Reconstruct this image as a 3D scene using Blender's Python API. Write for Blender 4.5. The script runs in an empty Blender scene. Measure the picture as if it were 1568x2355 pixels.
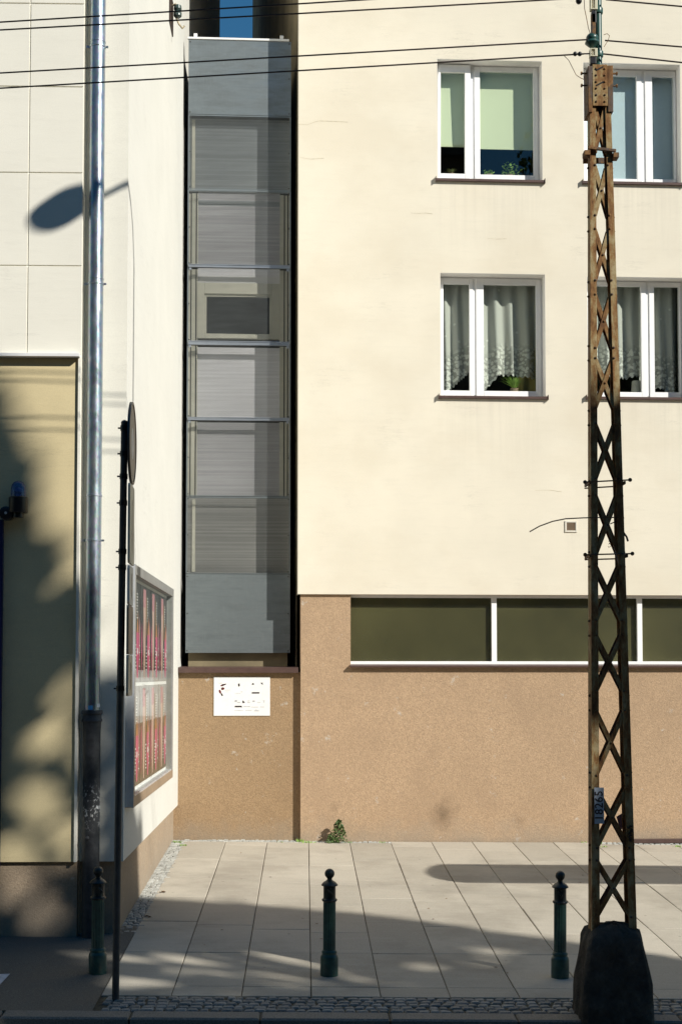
import bpy, bmesh, math, random
from math import *
from mathutils import Vector, Matrix, noise
random.seed(7)
C = bpy.context.scene.collection
D = bpy.data

# ------------------------------------------------------------------ camera model
f=3267.; CX=784.; CY=1392.5
psi=radians(1.47); phi=radians(2.8); CAM=Vector((0,0,2.0))
Fv=Vector((sin(psi)*cos(phi),cos(psi)*cos(phi),sin(phi))); Rv=Vector((cos(psi),-sin(psi),0)); Uv=Rv.cross(Fv)
def onplane(u,v,P,N):
    d=Fv+Rv*((u-CX)/f)+Uv*((CY-v)/f); P=Vector(P); N=Vector(N)
    return CAM+d*((P-CAM).dot(N)/d.dot(N))
def aty(u,v,y): return onplane(u,v,(0,y,0),(0,1,0))
TH=radians(1.8)
CORNER=Vector((-.08,17,0)); EX=Vector((cos(TH),sin(TH),0)); EY=Vector((-sin(TH),cos(TH),0))
def fac(u,v,dep=0):                       # photo point -> facade's own (x, z)
    p=onplane(u,v,CORNER+EY*dep,EY)-CORNER
    return p.dot(EX), p.z
SX,SY,GA=-.0125,.0389,.0248
def gz(x,y): return GA+SY*(y-17)+SX*x
def onground(u,v): return onplane(u,v,(0,17,GA),(-SX,-SY,1))
SUN=Vector((1,-.786,.80)).normalized()

# ------------------------------------------------------------------ materials
def srgb(r,g,b):
    return tuple(((c/255)/12.92 if c/255<=.04045 else ((c/255+.055)/1.055)**2.4) for c in (r,g,b))+(1,)
class NT:
    def __init__(s,name):
        s.m=D.materials.new(name); s.m.use_nodes=True; s.t=s.m.node_tree; s.n=s.t.nodes; s.l=s.t.links
        s.b=s.n['Principled BSDF']; s.out=s.n['Material Output']; s._tc=None
    def new(s,t,**k):
        n=s.n.new(t)
        for a,b in k.items(): setattr(n,a,b)
        return n
    def tc(s,scale=(1,1,1),rot=(0,0,0),loc=(0,0,0)):
        if not s._tc: s._tc=s.new('ShaderNodeTexCoord')
        m=s.new('ShaderNodeMapping'); m.inputs['Scale'].default_value=scale; m.inputs['Rotation'].default_value=rot; m.inputs['Location'].default_value=loc
        s.l.new(s._tc.outputs['Object'],m.inputs[0]); return m.outputs[0]
    def noise(s,scale,vec=None,detail=4,rough=.55):
        n=s.new('ShaderNodeTexNoise'); n.inputs['Scale'].default_value=scale; n.inputs['Detail'].default_value=detail; n.inputs['Roughness'].default_value=rough
        s.l.new(vec or s.tc(),n.inputs['Vector']); return n.outputs['Fac']
    def ramp(s,fac,stops):
        r=s.new('ShaderNodeValToRGB'); e=r.color_ramp.elements
        while len(e)<len(stops): e.new(.5)
        for x,(p,c) in zip(e,stops):
            x.position=p; x.color=c if len(c)==4 else tuple(c)+(1,)
        s.l.new(fac,r.inputs[0]); return r.outputs[0]
    def mix(s,fac,a,b,blend='MIX'):
        m=s.new('ShaderNodeMix',data_type='RGBA',blend_type=blend)
        for i,v in ((0,fac),(6,a),(7,b)):
            if isinstance(v,(int,float,tuple)): m.inputs[i].default_value=v
            else: s.l.new(v,m.inputs[i])
        return m.outputs[2]
    def math(s,op,a,b=0,clamp=False):
        m=s.new('ShaderNodeMath',operation=op); m.use_clamp=clamp
        for i,v in ((0,a),(1,b)):
            if isinstance(v,(int,float)): m.inputs[i].default_value=v
            else: s.l.new(v,m.inputs[i])
        return m.outputs[0]
    def bump(s,h,strength=.3,dist=.01):
        b=s.new('ShaderNodeBump'); b.inputs['Strength'].default_value=strength; b.inputs['Distance'].default_value=dist
        s.l.new(h,b.inputs['Height']); s.l.new(b.outputs[0],s.b.inputs['Normal'])
    def col(s,c):
        if isinstance(c,tuple): s.b.inputs['Base Color'].default_value=c
        else: s.l.new(c,s.b.inputs['Base Color'])
    def set(s,rough=None,metal=None,spec=None):
        if rough is not None: s.b.inputs['Roughness'].default_value=rough
        if metal is not None: s.b.inputs['Metallic'].default_value=metal
        if spec is not None: s.b.inputs['Specular IOR Level'].default_value=spec
M={}
def k(c,m): return tuple(x*m for x in c[:3])+(1,)
def simple(name,c,rough=.6,metal=0,var=.12,scale=9,bump=0,bs=60,spec=.5):
    t=NT(name); n=t.noise(scale)
    t.col(t.ramp(n,[(.3,k(c,1-var)),(.7,k(c,1+var))])); t.set(rough,metal,spec)
    if bump: t.bump(t.noise(bs),bump,.004)
    M[name]=t.m; return t.m
def plaster(name,c,var=.05,stain=None,streak=.5,sills=()):
    t=NT(name)
    a=t.noise(1.3,detail=6); b=t.noise(3.0,t.tc((1,1,7)),detail=6,rough=.65); g=t.noise(170,detail=2)
    base=t.ramp(a,[(.35,k(c,1-var)),(.65,k(c,1+var*.5))])
    base=t.mix(t.ramp(b,[(.52,(0,0,0)),(.72,(streak,)*3)]),base,k(c,.86))
    base=t.mix(.12,base,t.ramp(g,[(.4,k(c,.6)),(.6,k(c,1.25))]))
    # hairline cracks and trowel scratches
    cr=t.noise(1.1,t.tc((.45,.45,3.4)),detail=9,rough=.72)
    line=t.ramp(cr,[(.490,(0,0,0)),(.5,(1,1,1)),(.510,(0,0,0))])
    msk=t.ramp(t.noise(1.7,t.tc(loc=(3,1,7))),[(.55,(0,0,0)),(.68,(.35,)*3)])
    base=t.mix(t.math('MULTIPLY',line,msk),base,k(c,.5))
    if sills:
        sp=t.new('ShaderNodeSeparateXYZ'); t.l.new(t.tc(),sp.inputs[0]); X,Z=sp.outputs[0],sp.outputs[2]
        sn=t.ramp(t.noise(1,t.tc((16,1,.5)),detail=5,rough=.65),[(.42,(0,0,0)),(.72,(1,1,1))]); tot=None
        for (a,b_,z,L_) in sills:
            mx=t.math('MULTIPLY',t.math('MULTIPLY',t.math('SUBTRACT',X,a-.05),8,True),t.math('MULTIPLY',t.math('SUBTRACT',b_+.05,X),8,True))
            d=t.math('SUBTRACT',z,Z); mz=t.math('MULTIPLY',t.math('GREATER_THAN',d,0),t.math('SUBTRACT',1,t.math('MULTIPLY',d,1/L_),True))
            q=t.math('MULTIPLY',mx,mz); tot=q if tot is None else t.math('ADD',tot,q)
        base=t.mix(t.math('MULTIPLY',t.math('MULTIPLY',tot,sn),.20,True),base,k(c,.5))
        pt=t.noise(.55,t.tc((1,1,1.6),loc=(4,0,2)),detail=7,rough=.6); base=t.mix(t.ramp(pt,[(.47,(0,0,0)),(.62,(.5,)*3)]),base,k((c[0],c[1]*.97,c[2]*.93),.88))
    t.col(base); t.set(.9,0,.2)
    t.bump(t.math('ADD',t.math('MULTIPLY',g,.5),b),.22,.005)
    M[name]=t.m; return t.m

plaster('white_plaster',(.83,.80,.70,1),.04,streak=.3)
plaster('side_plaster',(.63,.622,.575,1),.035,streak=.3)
plaster('tan_plaster',(.68,.57,.34,1),.1)
def pebble(name,c,spots=()):
    t=NT(name)
    g=t.noise(75,detail=3,rough=.7); v=t.new('ShaderNodeTexVoronoi'); v.inputs['Scale'].default_value=55; t.l.new(t.tc(),v.inputs['Vector'])
    a=t.noise(1.1,detail=6)
    base=t.ramp(g,[(.25,k(c,.70)),(.5,k(c,.98)),(.62,k(c,1.08)),(.78,k(c,1.45))])
    sp=t.math('MULTIPLY',v.outputs['Distance'],1)
    base=t.mix(.18,base,t.ramp(v.outputs['Color'],[(.2,k(c,.5)),(.8,k(c,1.45))]))
    pt=t.noise(2.6,t.tc((1,1,.7),loc=(5,2,1)),detail=7,rough=.65); base=t.mix(t.ramp(pt,[(.5,(0,0,0)),(.66,(.35,)*3)]),base,k((c[0]*.97,c[1]*.97,c[2]),.80))
    base=t.mix(t.ramp(a,[(.4,(0,0,0)),(.75,(.45,)*3)]),base,k(c,.78))
    w=t.noise(7,detail=5,rough=.7)
    base=t.mix(t.ramp(w,[(.63,(0,0,0)),(.70,(.5,)*3)]),base,k((.75,.72,.66),.75))
    for (x,z,r,s) in spots:      # dirty smudges on the wall
        tc=t.tc((1/r,1/r,1/(r*1.25)),loc=(-x/r,0,-z/(r*1.25)))
        sep=t.new('ShaderNodeSeparateXYZ'); t.l.new(tc,sep.inputs[0])
        d=t.math('POWER',t.math('ADD',t.math('POWER',sep.outputs[0],2),t.math('POWER',sep.outputs[2],2)),.5)
        d=t.math('ADD',d,t.math('MULTIPLY',t.noise(6,detail=5),.9))
        base=t.mix(t.ramp(d,[(.35,(s,)*3),(1.25,(0,0,0))]),base,k(c,.35))
    sep=t.new('ShaderNodeSeparateXYZ'); t.l.new(t.tc(),sep.inputs[0])
    dz=t.math('ADD',sep.outputs[2],t.math('MULTIPLY',t.noise(5,detail=5),.5))
    base=t.mix(t.ramp(dz,[(.12,(.65,)*3),(.55,(0,0,0))]),base,k((.33,.29,.235),.85))
    t.col(base); t.set(.92,0,.2); t.bump(g,.5,.01); M[name]=t.m
s1=fac(1020,1875,.035); s2=fac(770,1855,.035); s3=fac(1195,1890,.035)
pebble('pebble_render',(.435,.305,.195,1),[(s1[0],s1[1],.34,.8),(s2[0],s2[1],.13,.4),(s3[0],s3[1],.2,.3)])
pebble('grey_pebble_render',(.36,.28,.20,1))
pebble('low_wall_render',(.33,.225,.13,1))
simple('white_pvc',(.90,.90,.89,1),.35,var=.03)
simple('brown_flashing',(.085,.05,.042,1),.4,var=.15)
simple('dark_void',(.018,.015,.01,1),.9)
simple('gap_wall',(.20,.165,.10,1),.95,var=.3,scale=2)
simple('room',(.05,.05,.045,1),.9)
simple('dark_grey_paint',(.05,.05,.05,1),.5,var=.3,scale=14)
simple('black_plastic',(.012,.012,.014,1),.35)
simple('white_metal',(.78,.78,.77,1),.4,var=.04)
simple('zinc_flashing',(.62,.64,.66,1),.35,.4)
simple('wire_black',(.035,.02,.015,1),.5)
simple('wood_frame',(.58,.57,.47,1),.55,var=.06)
simple('leaf_green',(.06,.11,.025,1),.6,var=.45,scale=14)
simple('fresh_green',(.26,.42,.08,1),.55,var=.35,scale=12)
simple('dry_green',(.13,.15,.05,1),.7,var=.4,scale=18)
simple('bark',(.10,.075,.055,1),.9,bump=.6,bs=25)
simple('beige_plate',(.56,.50,.36,1),.5,var=.08)
simple('cream_plate',(.68,.64,.55,1),.5,var=.06)
simple('tan_plate',(.30,.22,.15,1),.5,var=.1)
simple('grey_frame',(.22,.22,.21,1),.45,var=.1)
simple('brown_render',(.11,.09,.07,1),.9,var=.15,scale=2)
simple('case_glass_dark',(.03,.035,.04,1),.1)
simple('crack_dirt',(.50,.43,.30,1),.9,var=.3,scale=30)
simple('reveal_lining',(.86,.84,.80,1),.8,var=.05,scale=4)
simple('navy_paint',(.01,.014,.07,1),.4)
simple('red_print',(.13,.012,.012,1),.5)
simple('black_print',(.03,.02,.02,1),.5)
simple('grey_print',(.42,.42,.44,1),.6)
simple('blue_sticker',(.12,.42,.75,1),.5)
simple('purple_sticker',(.16,.10,.14,1),.6)
simple('road_paint',(.55,.56,.60,1),.7,var=.2,scale=25)
simple('ceramic_dark',(.035,.06,.055,1),.25)
simple('cream_paint',(.62,.58,.42,1),.5)
simple('porcelain',(.45,.38,.25,1),.35,var=.3,scale=30)
simple('opposite_paving',(.13,.12,.11,1),.9,var=.15)
simple('soil',(.09,.08,.05,1),1,var=.3,scale=2)
# brushed aluminium skin of the narrow house
def alu(name,c,perf=0,rough=.42,metal=.75):
    t=NT(name)
    a=t.noise(2.6,t.tc((1,1,3.2)),detail=7,rough=.6); b=t.noise(5,t.tc((.5,1,11)),detail=5,rough=.7); g=t.noise(11,t.tc((8,1,.7)),detail=2)
    base=t.ramp(a,[(.3,k(c,.72)),(.5,c),(.72,k(c,1.28))])
    base=t.mix(t.ramp(b,[(.5,(0,0,0)),(.7,(.45,)*3)]),base,k(c,.7))
    base=t.mix(t.ramp(g,[(.56,(0,0,0)),(.75,(.22,)*3)]),base,k(c,1.45))
    dr=t.noise(26,t.tc((1,1,1)),detail=3)
    base=t.mix(t.ramp(dr,[(.72,(0,0,0)),(.8,(.3,)*3)]),base,(.6,.62,.6,1))
    t.col(base); t.set(rough,metal)
    t.l.new(t.ramp(a,[(.3,(rough+.12,)*3),(.7,(rough-.08,)*3)]),t.b.inputs['Roughness'])
    if perf:
        P=.0165
        sep=t.new('ShaderNodeSeparateXYZ'); t.l.new(t.tc((1/P,1/P,1/P)),sep.inputs[0])
        def cell(ox,oz):
            dx=t.math('SUBTRACT',t.math('FRACT',t.math('ADD',sep.outputs[0],ox)),.5)
            dz=t.math('SUBTRACT',t.math('FRACT',t.math('ADD',t.math('MULTIPLY',sep.outputs[2],.577),oz)),.5)
            dz=t.math('MULTIPLY',dz,1.732)
            return t.math('ADD',t.math('MULTIPLY',dx,dx),t.math('MULTIPLY',dz,dz))
        d=t.math('MINIMUM',cell(0,0),cell(.5,.5))
        hole=t.math('LESS_THAN',d,perf*perf)
        tr=t.new('ShaderNodeBsdfTransparent'); mx=t.new('ShaderNodeMixShader')
        t.l.new(hole,mx.inputs[0]); t.l.new(t.b.outputs[0],mx.inputs[1]); t.l.new(tr.outputs[0],mx.inputs[2]); t.l.new(mx.outputs[0],t.out.inputs[0])
    M[name]=t.m
alu('aluminium_sheet',(.20,.228,.238,1),rough=.46,metal=.72)
alu('perforated_aluminium',(.13,.14,.14,1),perf=.43,rough=.5,metal=.6)
alu('aluminium_beam',(.40,.44,.50,1),rough=.35,metal=.8)
def ribbed(name,c,var=.2):
    t=NT(name); sep=t.new('ShaderNodeSeparateXYZ'); t.l.new(t.tc(),sep.inputs[0])
    s=t.math('FRACT',t.math('MULTIPLY',sep.outputs[2],1/.046))
    w=t.noise(1,t.tc((.3,.3,40)),detail=3)
    base=t.ramp(s,[(.0,k(c,.78)),(.12,k(c,1.0)),(.9,k(c,1.03)),(1,k(c,.78))])
    base=t.mix(t.ramp(w,[(.4,(0,0,0)),(.65,(.8,)*3)]),base,k(c,1-var*1.2))
    t.col(base); t.set(.35); t.bump(s,.25,.004); M[name]=t.m
ribbed('polycarbonate_white',(.88,.88,.91,1),.1); ribbed('polycarbonate_grey',(.50,.50,.52,1)); ribbed('ribbed_dark',(.36,.36,.34,1),.3); ribbed('ribbed_slate',(.33,.36,.37,1),.2)
# galvanised pipe
def galv():
    t=NT('galvanised'); a=t.noise(14,t.tc((1,1,.35)),detail=6,rough=.7); v=t.new('ShaderNodeTexVoronoi'); v.inputs['Scale'].default_value=70; t.l.new(t.tc((1,1,.5)),v.inputs['Vector'])
    b=t.ramp(a,[(.3,(.24,.29,.35,1)),(.55,(.36,.42,.48,1)),(.8,(.5,.55,.6,1))])
    b=t.mix(.1,b,v.outputs['Color']); t.col(b); t.set(.3,.85)
    t.l.new(t.ramp(a,[(.3,(.26,)*3),(.7,(.42,)*3)]),t.b.inputs['Roughness']); M['galvanised']=t.m
galv()
def iron():
    t=NT('cast_iron'); a=t.noise(20,detail=6,rough=.7); p=t.noise(34,t.tc((1,1,.7)),detail=5,rough=.75)
    b=t.ramp(a,[(.3,(.022,.023,.025,1)),(.7,(.06,.062,.066,1))])
    sep=t.new('ShaderNodeSeparateXYZ'); t.l.new(t.tc(),sep.inputs[0])
    band=t.ramp(sep.outputs[2],[(0,(0,0,0)),(.0,(0,0,0))])
    band=t.ramp(t.math('MULTIPLY',t.math('SUBTRACT',sep.outputs[2],.35),1.0,True),[(0,(0,0,0)),(.35,(0,0,0)),(.55,(1,1,1)),(.8,(0,0,0))])
    chip=t.math('MULTIPLY',t.ramp(p,[(.555,(0,0,0)),(.58,(1,1,1))]),band)
    b=t.mix(chip,b,(.72,.72,.70,1)); t.col(b); t.set(.55,0); t.bump(a,.4,.004); M['cast_iron']=t.m
iron()
def rust(name,paint,dark,amt=.5):
    t=NT(name); a=t.noise(5,t.tc((2.2,2.2,.8)),detail=8,rough=.72); b2=t.noise(22,detail=6,rough=.75)
    b=t.ramp(a,[(.30,(.045,.026,.018,1)),(.40,(.14,.065,.024,1)),(.47,(.24,.125,.045,1)),(.53,paint),(.60,(paint[0]*1.25,paint[1]*1.4,paint[2]*1.7,1)),(.68,paint),(.78,(.20,.10,.04,1))])
    b=t.mix(t.ramp(b2,[(.50,(0,0,0)),(.64,(amt,)*3)]),b,dark)
    b=t.mix(t.ramp(t.noise(60,detail=3),[(.66,(0,0,0)),(.72,(.7,)*3)]),b,(.045,.025,.015,1))
    t.col(b); t.set(.8,0,.25); t.bump(b2,.5,.006); M[name]=t.m
rust('rusty_steel',(.30,.215,.10,1),(.16,.075,.028,1),.6)
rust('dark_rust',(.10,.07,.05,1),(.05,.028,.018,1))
def green():
    t=NT('green_paint'); a=t.noise(18,detail=6,rough=.7)
    t.col(t.mix(t.ramp(t.noise(55,detail=4,rough=.7),[(.62,(0,0,0)),(.70,(.6,)*3)]),t.ramp(a,[(.3,(.012,.045,.038,1)),(.7,(.026,.09,.075,1))]),(.10,.12,.10,1))); t.set(.36); t.bump(a,.15,.003); M['green_paint']=t.m
    t=NT('shaded_green_paint'); a=t.noise(18,detail=6); t.col(t.ramp(a,[(.3,(.006,.010,.010,1)),(.7,(.014,.024,.022,1))])); t.set(.38); M['shaded_green_paint']=t.m  # darker copy of the green; shade on the bollard tops put into colour
green()
def conc():
    t=NT('old_concrete'); a=t.noise(6,detail=9,rough=.7); b2=t.noise(45,detail=4)
    t.col(t.ramp(a,[(.3,(.035,.03,.026,1)),(.55,(.085,.075,.062,1)),(.72,(.15,.135,.11,1))])); t.set(.95,0,.1)
    t.bump(t.math('ADD',a,t.math('MULTIPLY',b2,.3)),.9,.03); M['old_concrete']=t.m
conc()
def slab():
    t=NT('paving_slab'); g=t.new('ShaderNodeNewGeometry')
    a=t.noise(1.6,detail=6); f1=t.noise(120,detail=2); st=t.noise(3,t.tc((1,14,1)),detail=4); st2=t.noise(3,t.tc((.6,9,1)),detail=7,rough=.7)
    b=t.ramp(g.outputs['Random Per Island'],[(0,(.365,.33,.27,1)),(.5,(.42,.38,.312,1)),(1,(.475,.432,.357,1))])
    b=t.mix(t.ramp(a,[(.4,(0,0,0)),(.7,(.3,)*3)]),b,(.33,.30,.245,1))
    b=t.mix(t.ramp(st2,[(.52,(0,0,0)),(.75,(.35,)*3)]),b,(.60,.56,.48,1))
    b=t.mix(.16,b,t.ramp(f1,[(.35,(.22,.2,.16,1)),(.65,(.75,.7,.6,1))]))
    gm=t.new('ShaderNodeTexVoronoi'); gm.inputs['Scale'].default_value=3.2; t.l.new(t.tc((1,1,.01)),gm.inputs['Vector']); b=t.mix(t.math('MULTIPLY',t.math('LESS_THAN',gm.outputs['Distance'],.045),.6),b,(.13,.12,.10,1)); bl=t.noise(.9,t.tc(loc=(9,4,0)),detail=8,rough=.65); b=t.mix(t.ramp(bl,[(.48,(0,0,0)),(.62,(.5,)*3)]),b,(.27,.24,.195,1)); sp=t.noise(21,detail=2); b=t.mix(t.ramp(sp,[(.74,(0,0,0)),(.80,(.6,)*3)]),b,(.16,.14,.10,1))
    t.col(b); t.set(.85,0,.25); t.bump(f1,.25,.004); M['paving_slab']=t.m
    t=NT('asphalt'); a=t.noise(2,detail=6); f1=t.noise(150,detail=3,rough=.7)
    b=t.ramp(f1,[(.3,(.07,.064,.054,1)),(.52,(.125,.115,.095,1)),(.75,(.30,.28,.24,1))]); b=t.mix(t.ramp(a,[(.4,(0,0,0)),(.7,(.4,)*3)]),b,(.11,.10,.085,1))
    t.col(b); t.set(.9); t.bump(f1,.4,.006); M['asphalt']=t.m
    t=NT('road_asphalt'); a=t.noise(2,detail=6); f1=t.noise(110,detail=3,rough=.7)
    b=t.ramp(f1,[(.3,(.025,.025,.025,1)),(.7,(.06,.058,.055,1))]); t.col(b); t.set(.9); t.bump(f1,.4,.006); M['road_asphalt']=t.m
    t=NT('granite_sett'); g=t.new('ShaderNodeNewGeometry'); f1=t.noise(60,detail=5,rough=.7)
    b=t.ramp(g.outputs['Random Per Island'],[(0,(.10,.095,.085,1)),(.5,(.17,.165,.15,1)),(1,(.27,.265,.245,1))])
    b=t.mix(.4,b,t.ramp(f1,[(.3,(.08,.08,.07,1)),(.7,(.48,.48,.45,1))])); t.col(b); t.set(.8); t.bump(f1,.6,.008); M['granite_sett']=t.m
    t=NT('pale_sett'); g=t.new('ShaderNodeNewGeometry'); f1=t.noise(60,detail=5,rough=.7)
    b=t.ramp(g.outputs['Random Per Island'],[(0,(.27,.27,.245,1)),(.5,(.40,.40,.37,1)),(1,(.54,.54,.50,1))])
    b=t.mix(.4,b,t.ramp(f1,[(.3,(.12,.12,.10,1)),(.7,(.58,.58,.54,1))])); t.col(b); t.set(.8); t.bump(f1,.6,.008); M['pale_sett']=t.m
    t=NT('kerb_granite'); f1=t.noise(90,detail=5,rough=.7); t.col(t.ramp(f1,[(.3,(.10,.092,.078,1)),(.7,(.28,.26,.225,1))])); t.set(.8); t.bump(f1,.4,.005); M['kerb_granite']=t.m
    t=NT('joint_sand'); f1=t.noise(40,detail=5,rough=.7); t.col(t.ramp(f1,[(.35,(.05,.042,.03,1)),(.6,(.11,.095,.06,1)),(.75,(.10,.12,.04,1))])); t.set(1); M['joint_sand']=t.m
slab()
def glass(name,tint=(.82,.86,.86,1),base=.06,gain=1.0,rough=.0):
    t=NT(name); t.n.remove(t.b)
    tr=t.new('ShaderNodeBsdfTransparent'); tr.inputs[0].default_value=tint
    gl=t.new('ShaderNodeBsdfGlossy'); gl.inputs['Roughness'].default_value=rough; gl.inputs[0].default_value=(.95,.97,1,1)
    lw_n=t.new('ShaderNodeLayerWeight'); lw_n.inputs[0].default_value=.5; fr5=t.math('POWER',lw_n.outputs['Facing'],5.0)
    nz=t.noise(1.3,t.tc((1,1,1)),detail=1); bp=t.new('ShaderNodeBump'); bp.inputs['Strength'].default_value=.05; bp.inputs['Distance'].default_value=.01
    t.l.new(nz,bp.inputs['Height']); t.l.new(bp.outputs[0],gl.inputs['Normal'])
    mx=t.new('ShaderNodeMixShader'); t.l.new(t.math('ADD',t.math('MULTIPLY',fr5,gain),base,True),mx.inputs[0])
    t.l.new(tr.outputs[0],mx.inputs[1]); t.l.new(gl.outputs[0],mx.inputs[2]); t.l.new(mx.outputs[0],t.out.inputs[0]); M[name]=t.m
glass('window_glass',(.92,.94,.92,1),.045); glass('case_glass',(.97,.98,.97,1),.01,.12); glass('coated_glass',(.86,.87,.82,1),.11,1,.22)
glass('dark_window_glass',(.5,.55,.6,1),.12)
def dome():
    t=NT('blue_dome'); t.col((.10,.20,.50,1)); t.set(.08); t.b.inputs['Transmission Weight'].default_value=.75; M['blue_dome']=t.m
dome()
def fabric(name,c,alpha,hem=None):
    t=NT(name); t.col(c); t.set(.9); trn=t.new('ShaderNodeBsdfTranslucent'); trn.inputs[0].default_value=c
    m1=t.new('ShaderNodeMixShader'); m1.inputs[0].default_value=.15; t.l.new(t.b.outputs[0],m1.inputs[1]); t.l.new(trn.outputs[0],m1.inputs[2])
    tr=t.new('ShaderNodeBsdfTransparent'); m2=t.new('ShaderNodeMixShader')
    if hem is not None:
        v=t.new('ShaderNodeTexVoronoi'); v.inputs['Scale'].default_value=26; t.l.new(t.tc((1,.01,1)),v.inputs['Vector'])
        v2=t.new('ShaderNodeTexVoronoi'); v2.inputs['Scale'].default_value=7; t.l.new(t.tc((1,.01,1)),v2.inputs['Vector'])
        uv=t.new('ShaderNodeUVMap'); sep=t.new('ShaderNodeSeparateXYZ'); t.l.new(uv.outputs[0],sep.inputs[0])
        lace=t.math('GREATER_THAN',v.outputs['Distance'],.50); dots=t.math('LESS_THAN',v2.outputs['Distance'],.12)
        low=t.ramp(sep.outputs[1],[(0,(1,1,1)),(.28,(.7,)*3),(.36,(0,0,0))])
        fac=t.math('ADD',t.math('MULTIPLY',low,t.math('SUBTRACT',.22,t.math('MULTIPLY',lace,.50))),alpha)
        fac=t.math('ADD',fac,t.math('MULTIPLY',dots,.35),True)
        t.l.new(fac,m2.inputs[0])
    else: m2.inputs[0].default_value=alpha
    t.l.new(tr.outputs[0],m2.inputs[1]); t.l.new(m1.outputs[0],m2.inputs[2]); t.l.new(m2.outputs[0],t.out.inputs[0]); M[name]=t.m
fabric('sheer_lace',(.88,.88,.83,1),.74,1); fabric('ochre_curtain',(.46,.37,.12,1),1.0); fabric('green_blind',(.86,.93,.68,1),1.0); fabric('sky_tinted_blind',(.74,.87,.97,1),1.0)  # last blind carries painted sky reflection as a blue tint
simple('frosted_film',(.155,.140,.072,1),.5,var=.38,scale=.8)
simple('poster_dark',(.03,.028,.028,1),.3,var=.25,scale=7); simple('poster_brown',(.11,.075,.045,1),.3,var=.25,scale=7); simple('poster_skin',(.55,.36,.30,1),.3,var=.15,scale=5)
simple('poster_pink',(.60,.09,.20,1),.3); simple('poster_orange',(.50,.20,.08,1),.3); simple('poster_ochre',(.36,.20,.06,1),.3,var=.2); simple('poster_white',(.75,.74,.72,1),.3); simple('poster_blush',(.48,.22,.24,1),.3)
simple('poster_silver',(.33,.32,.32,1),.3,var=.3,scale=10)

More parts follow.
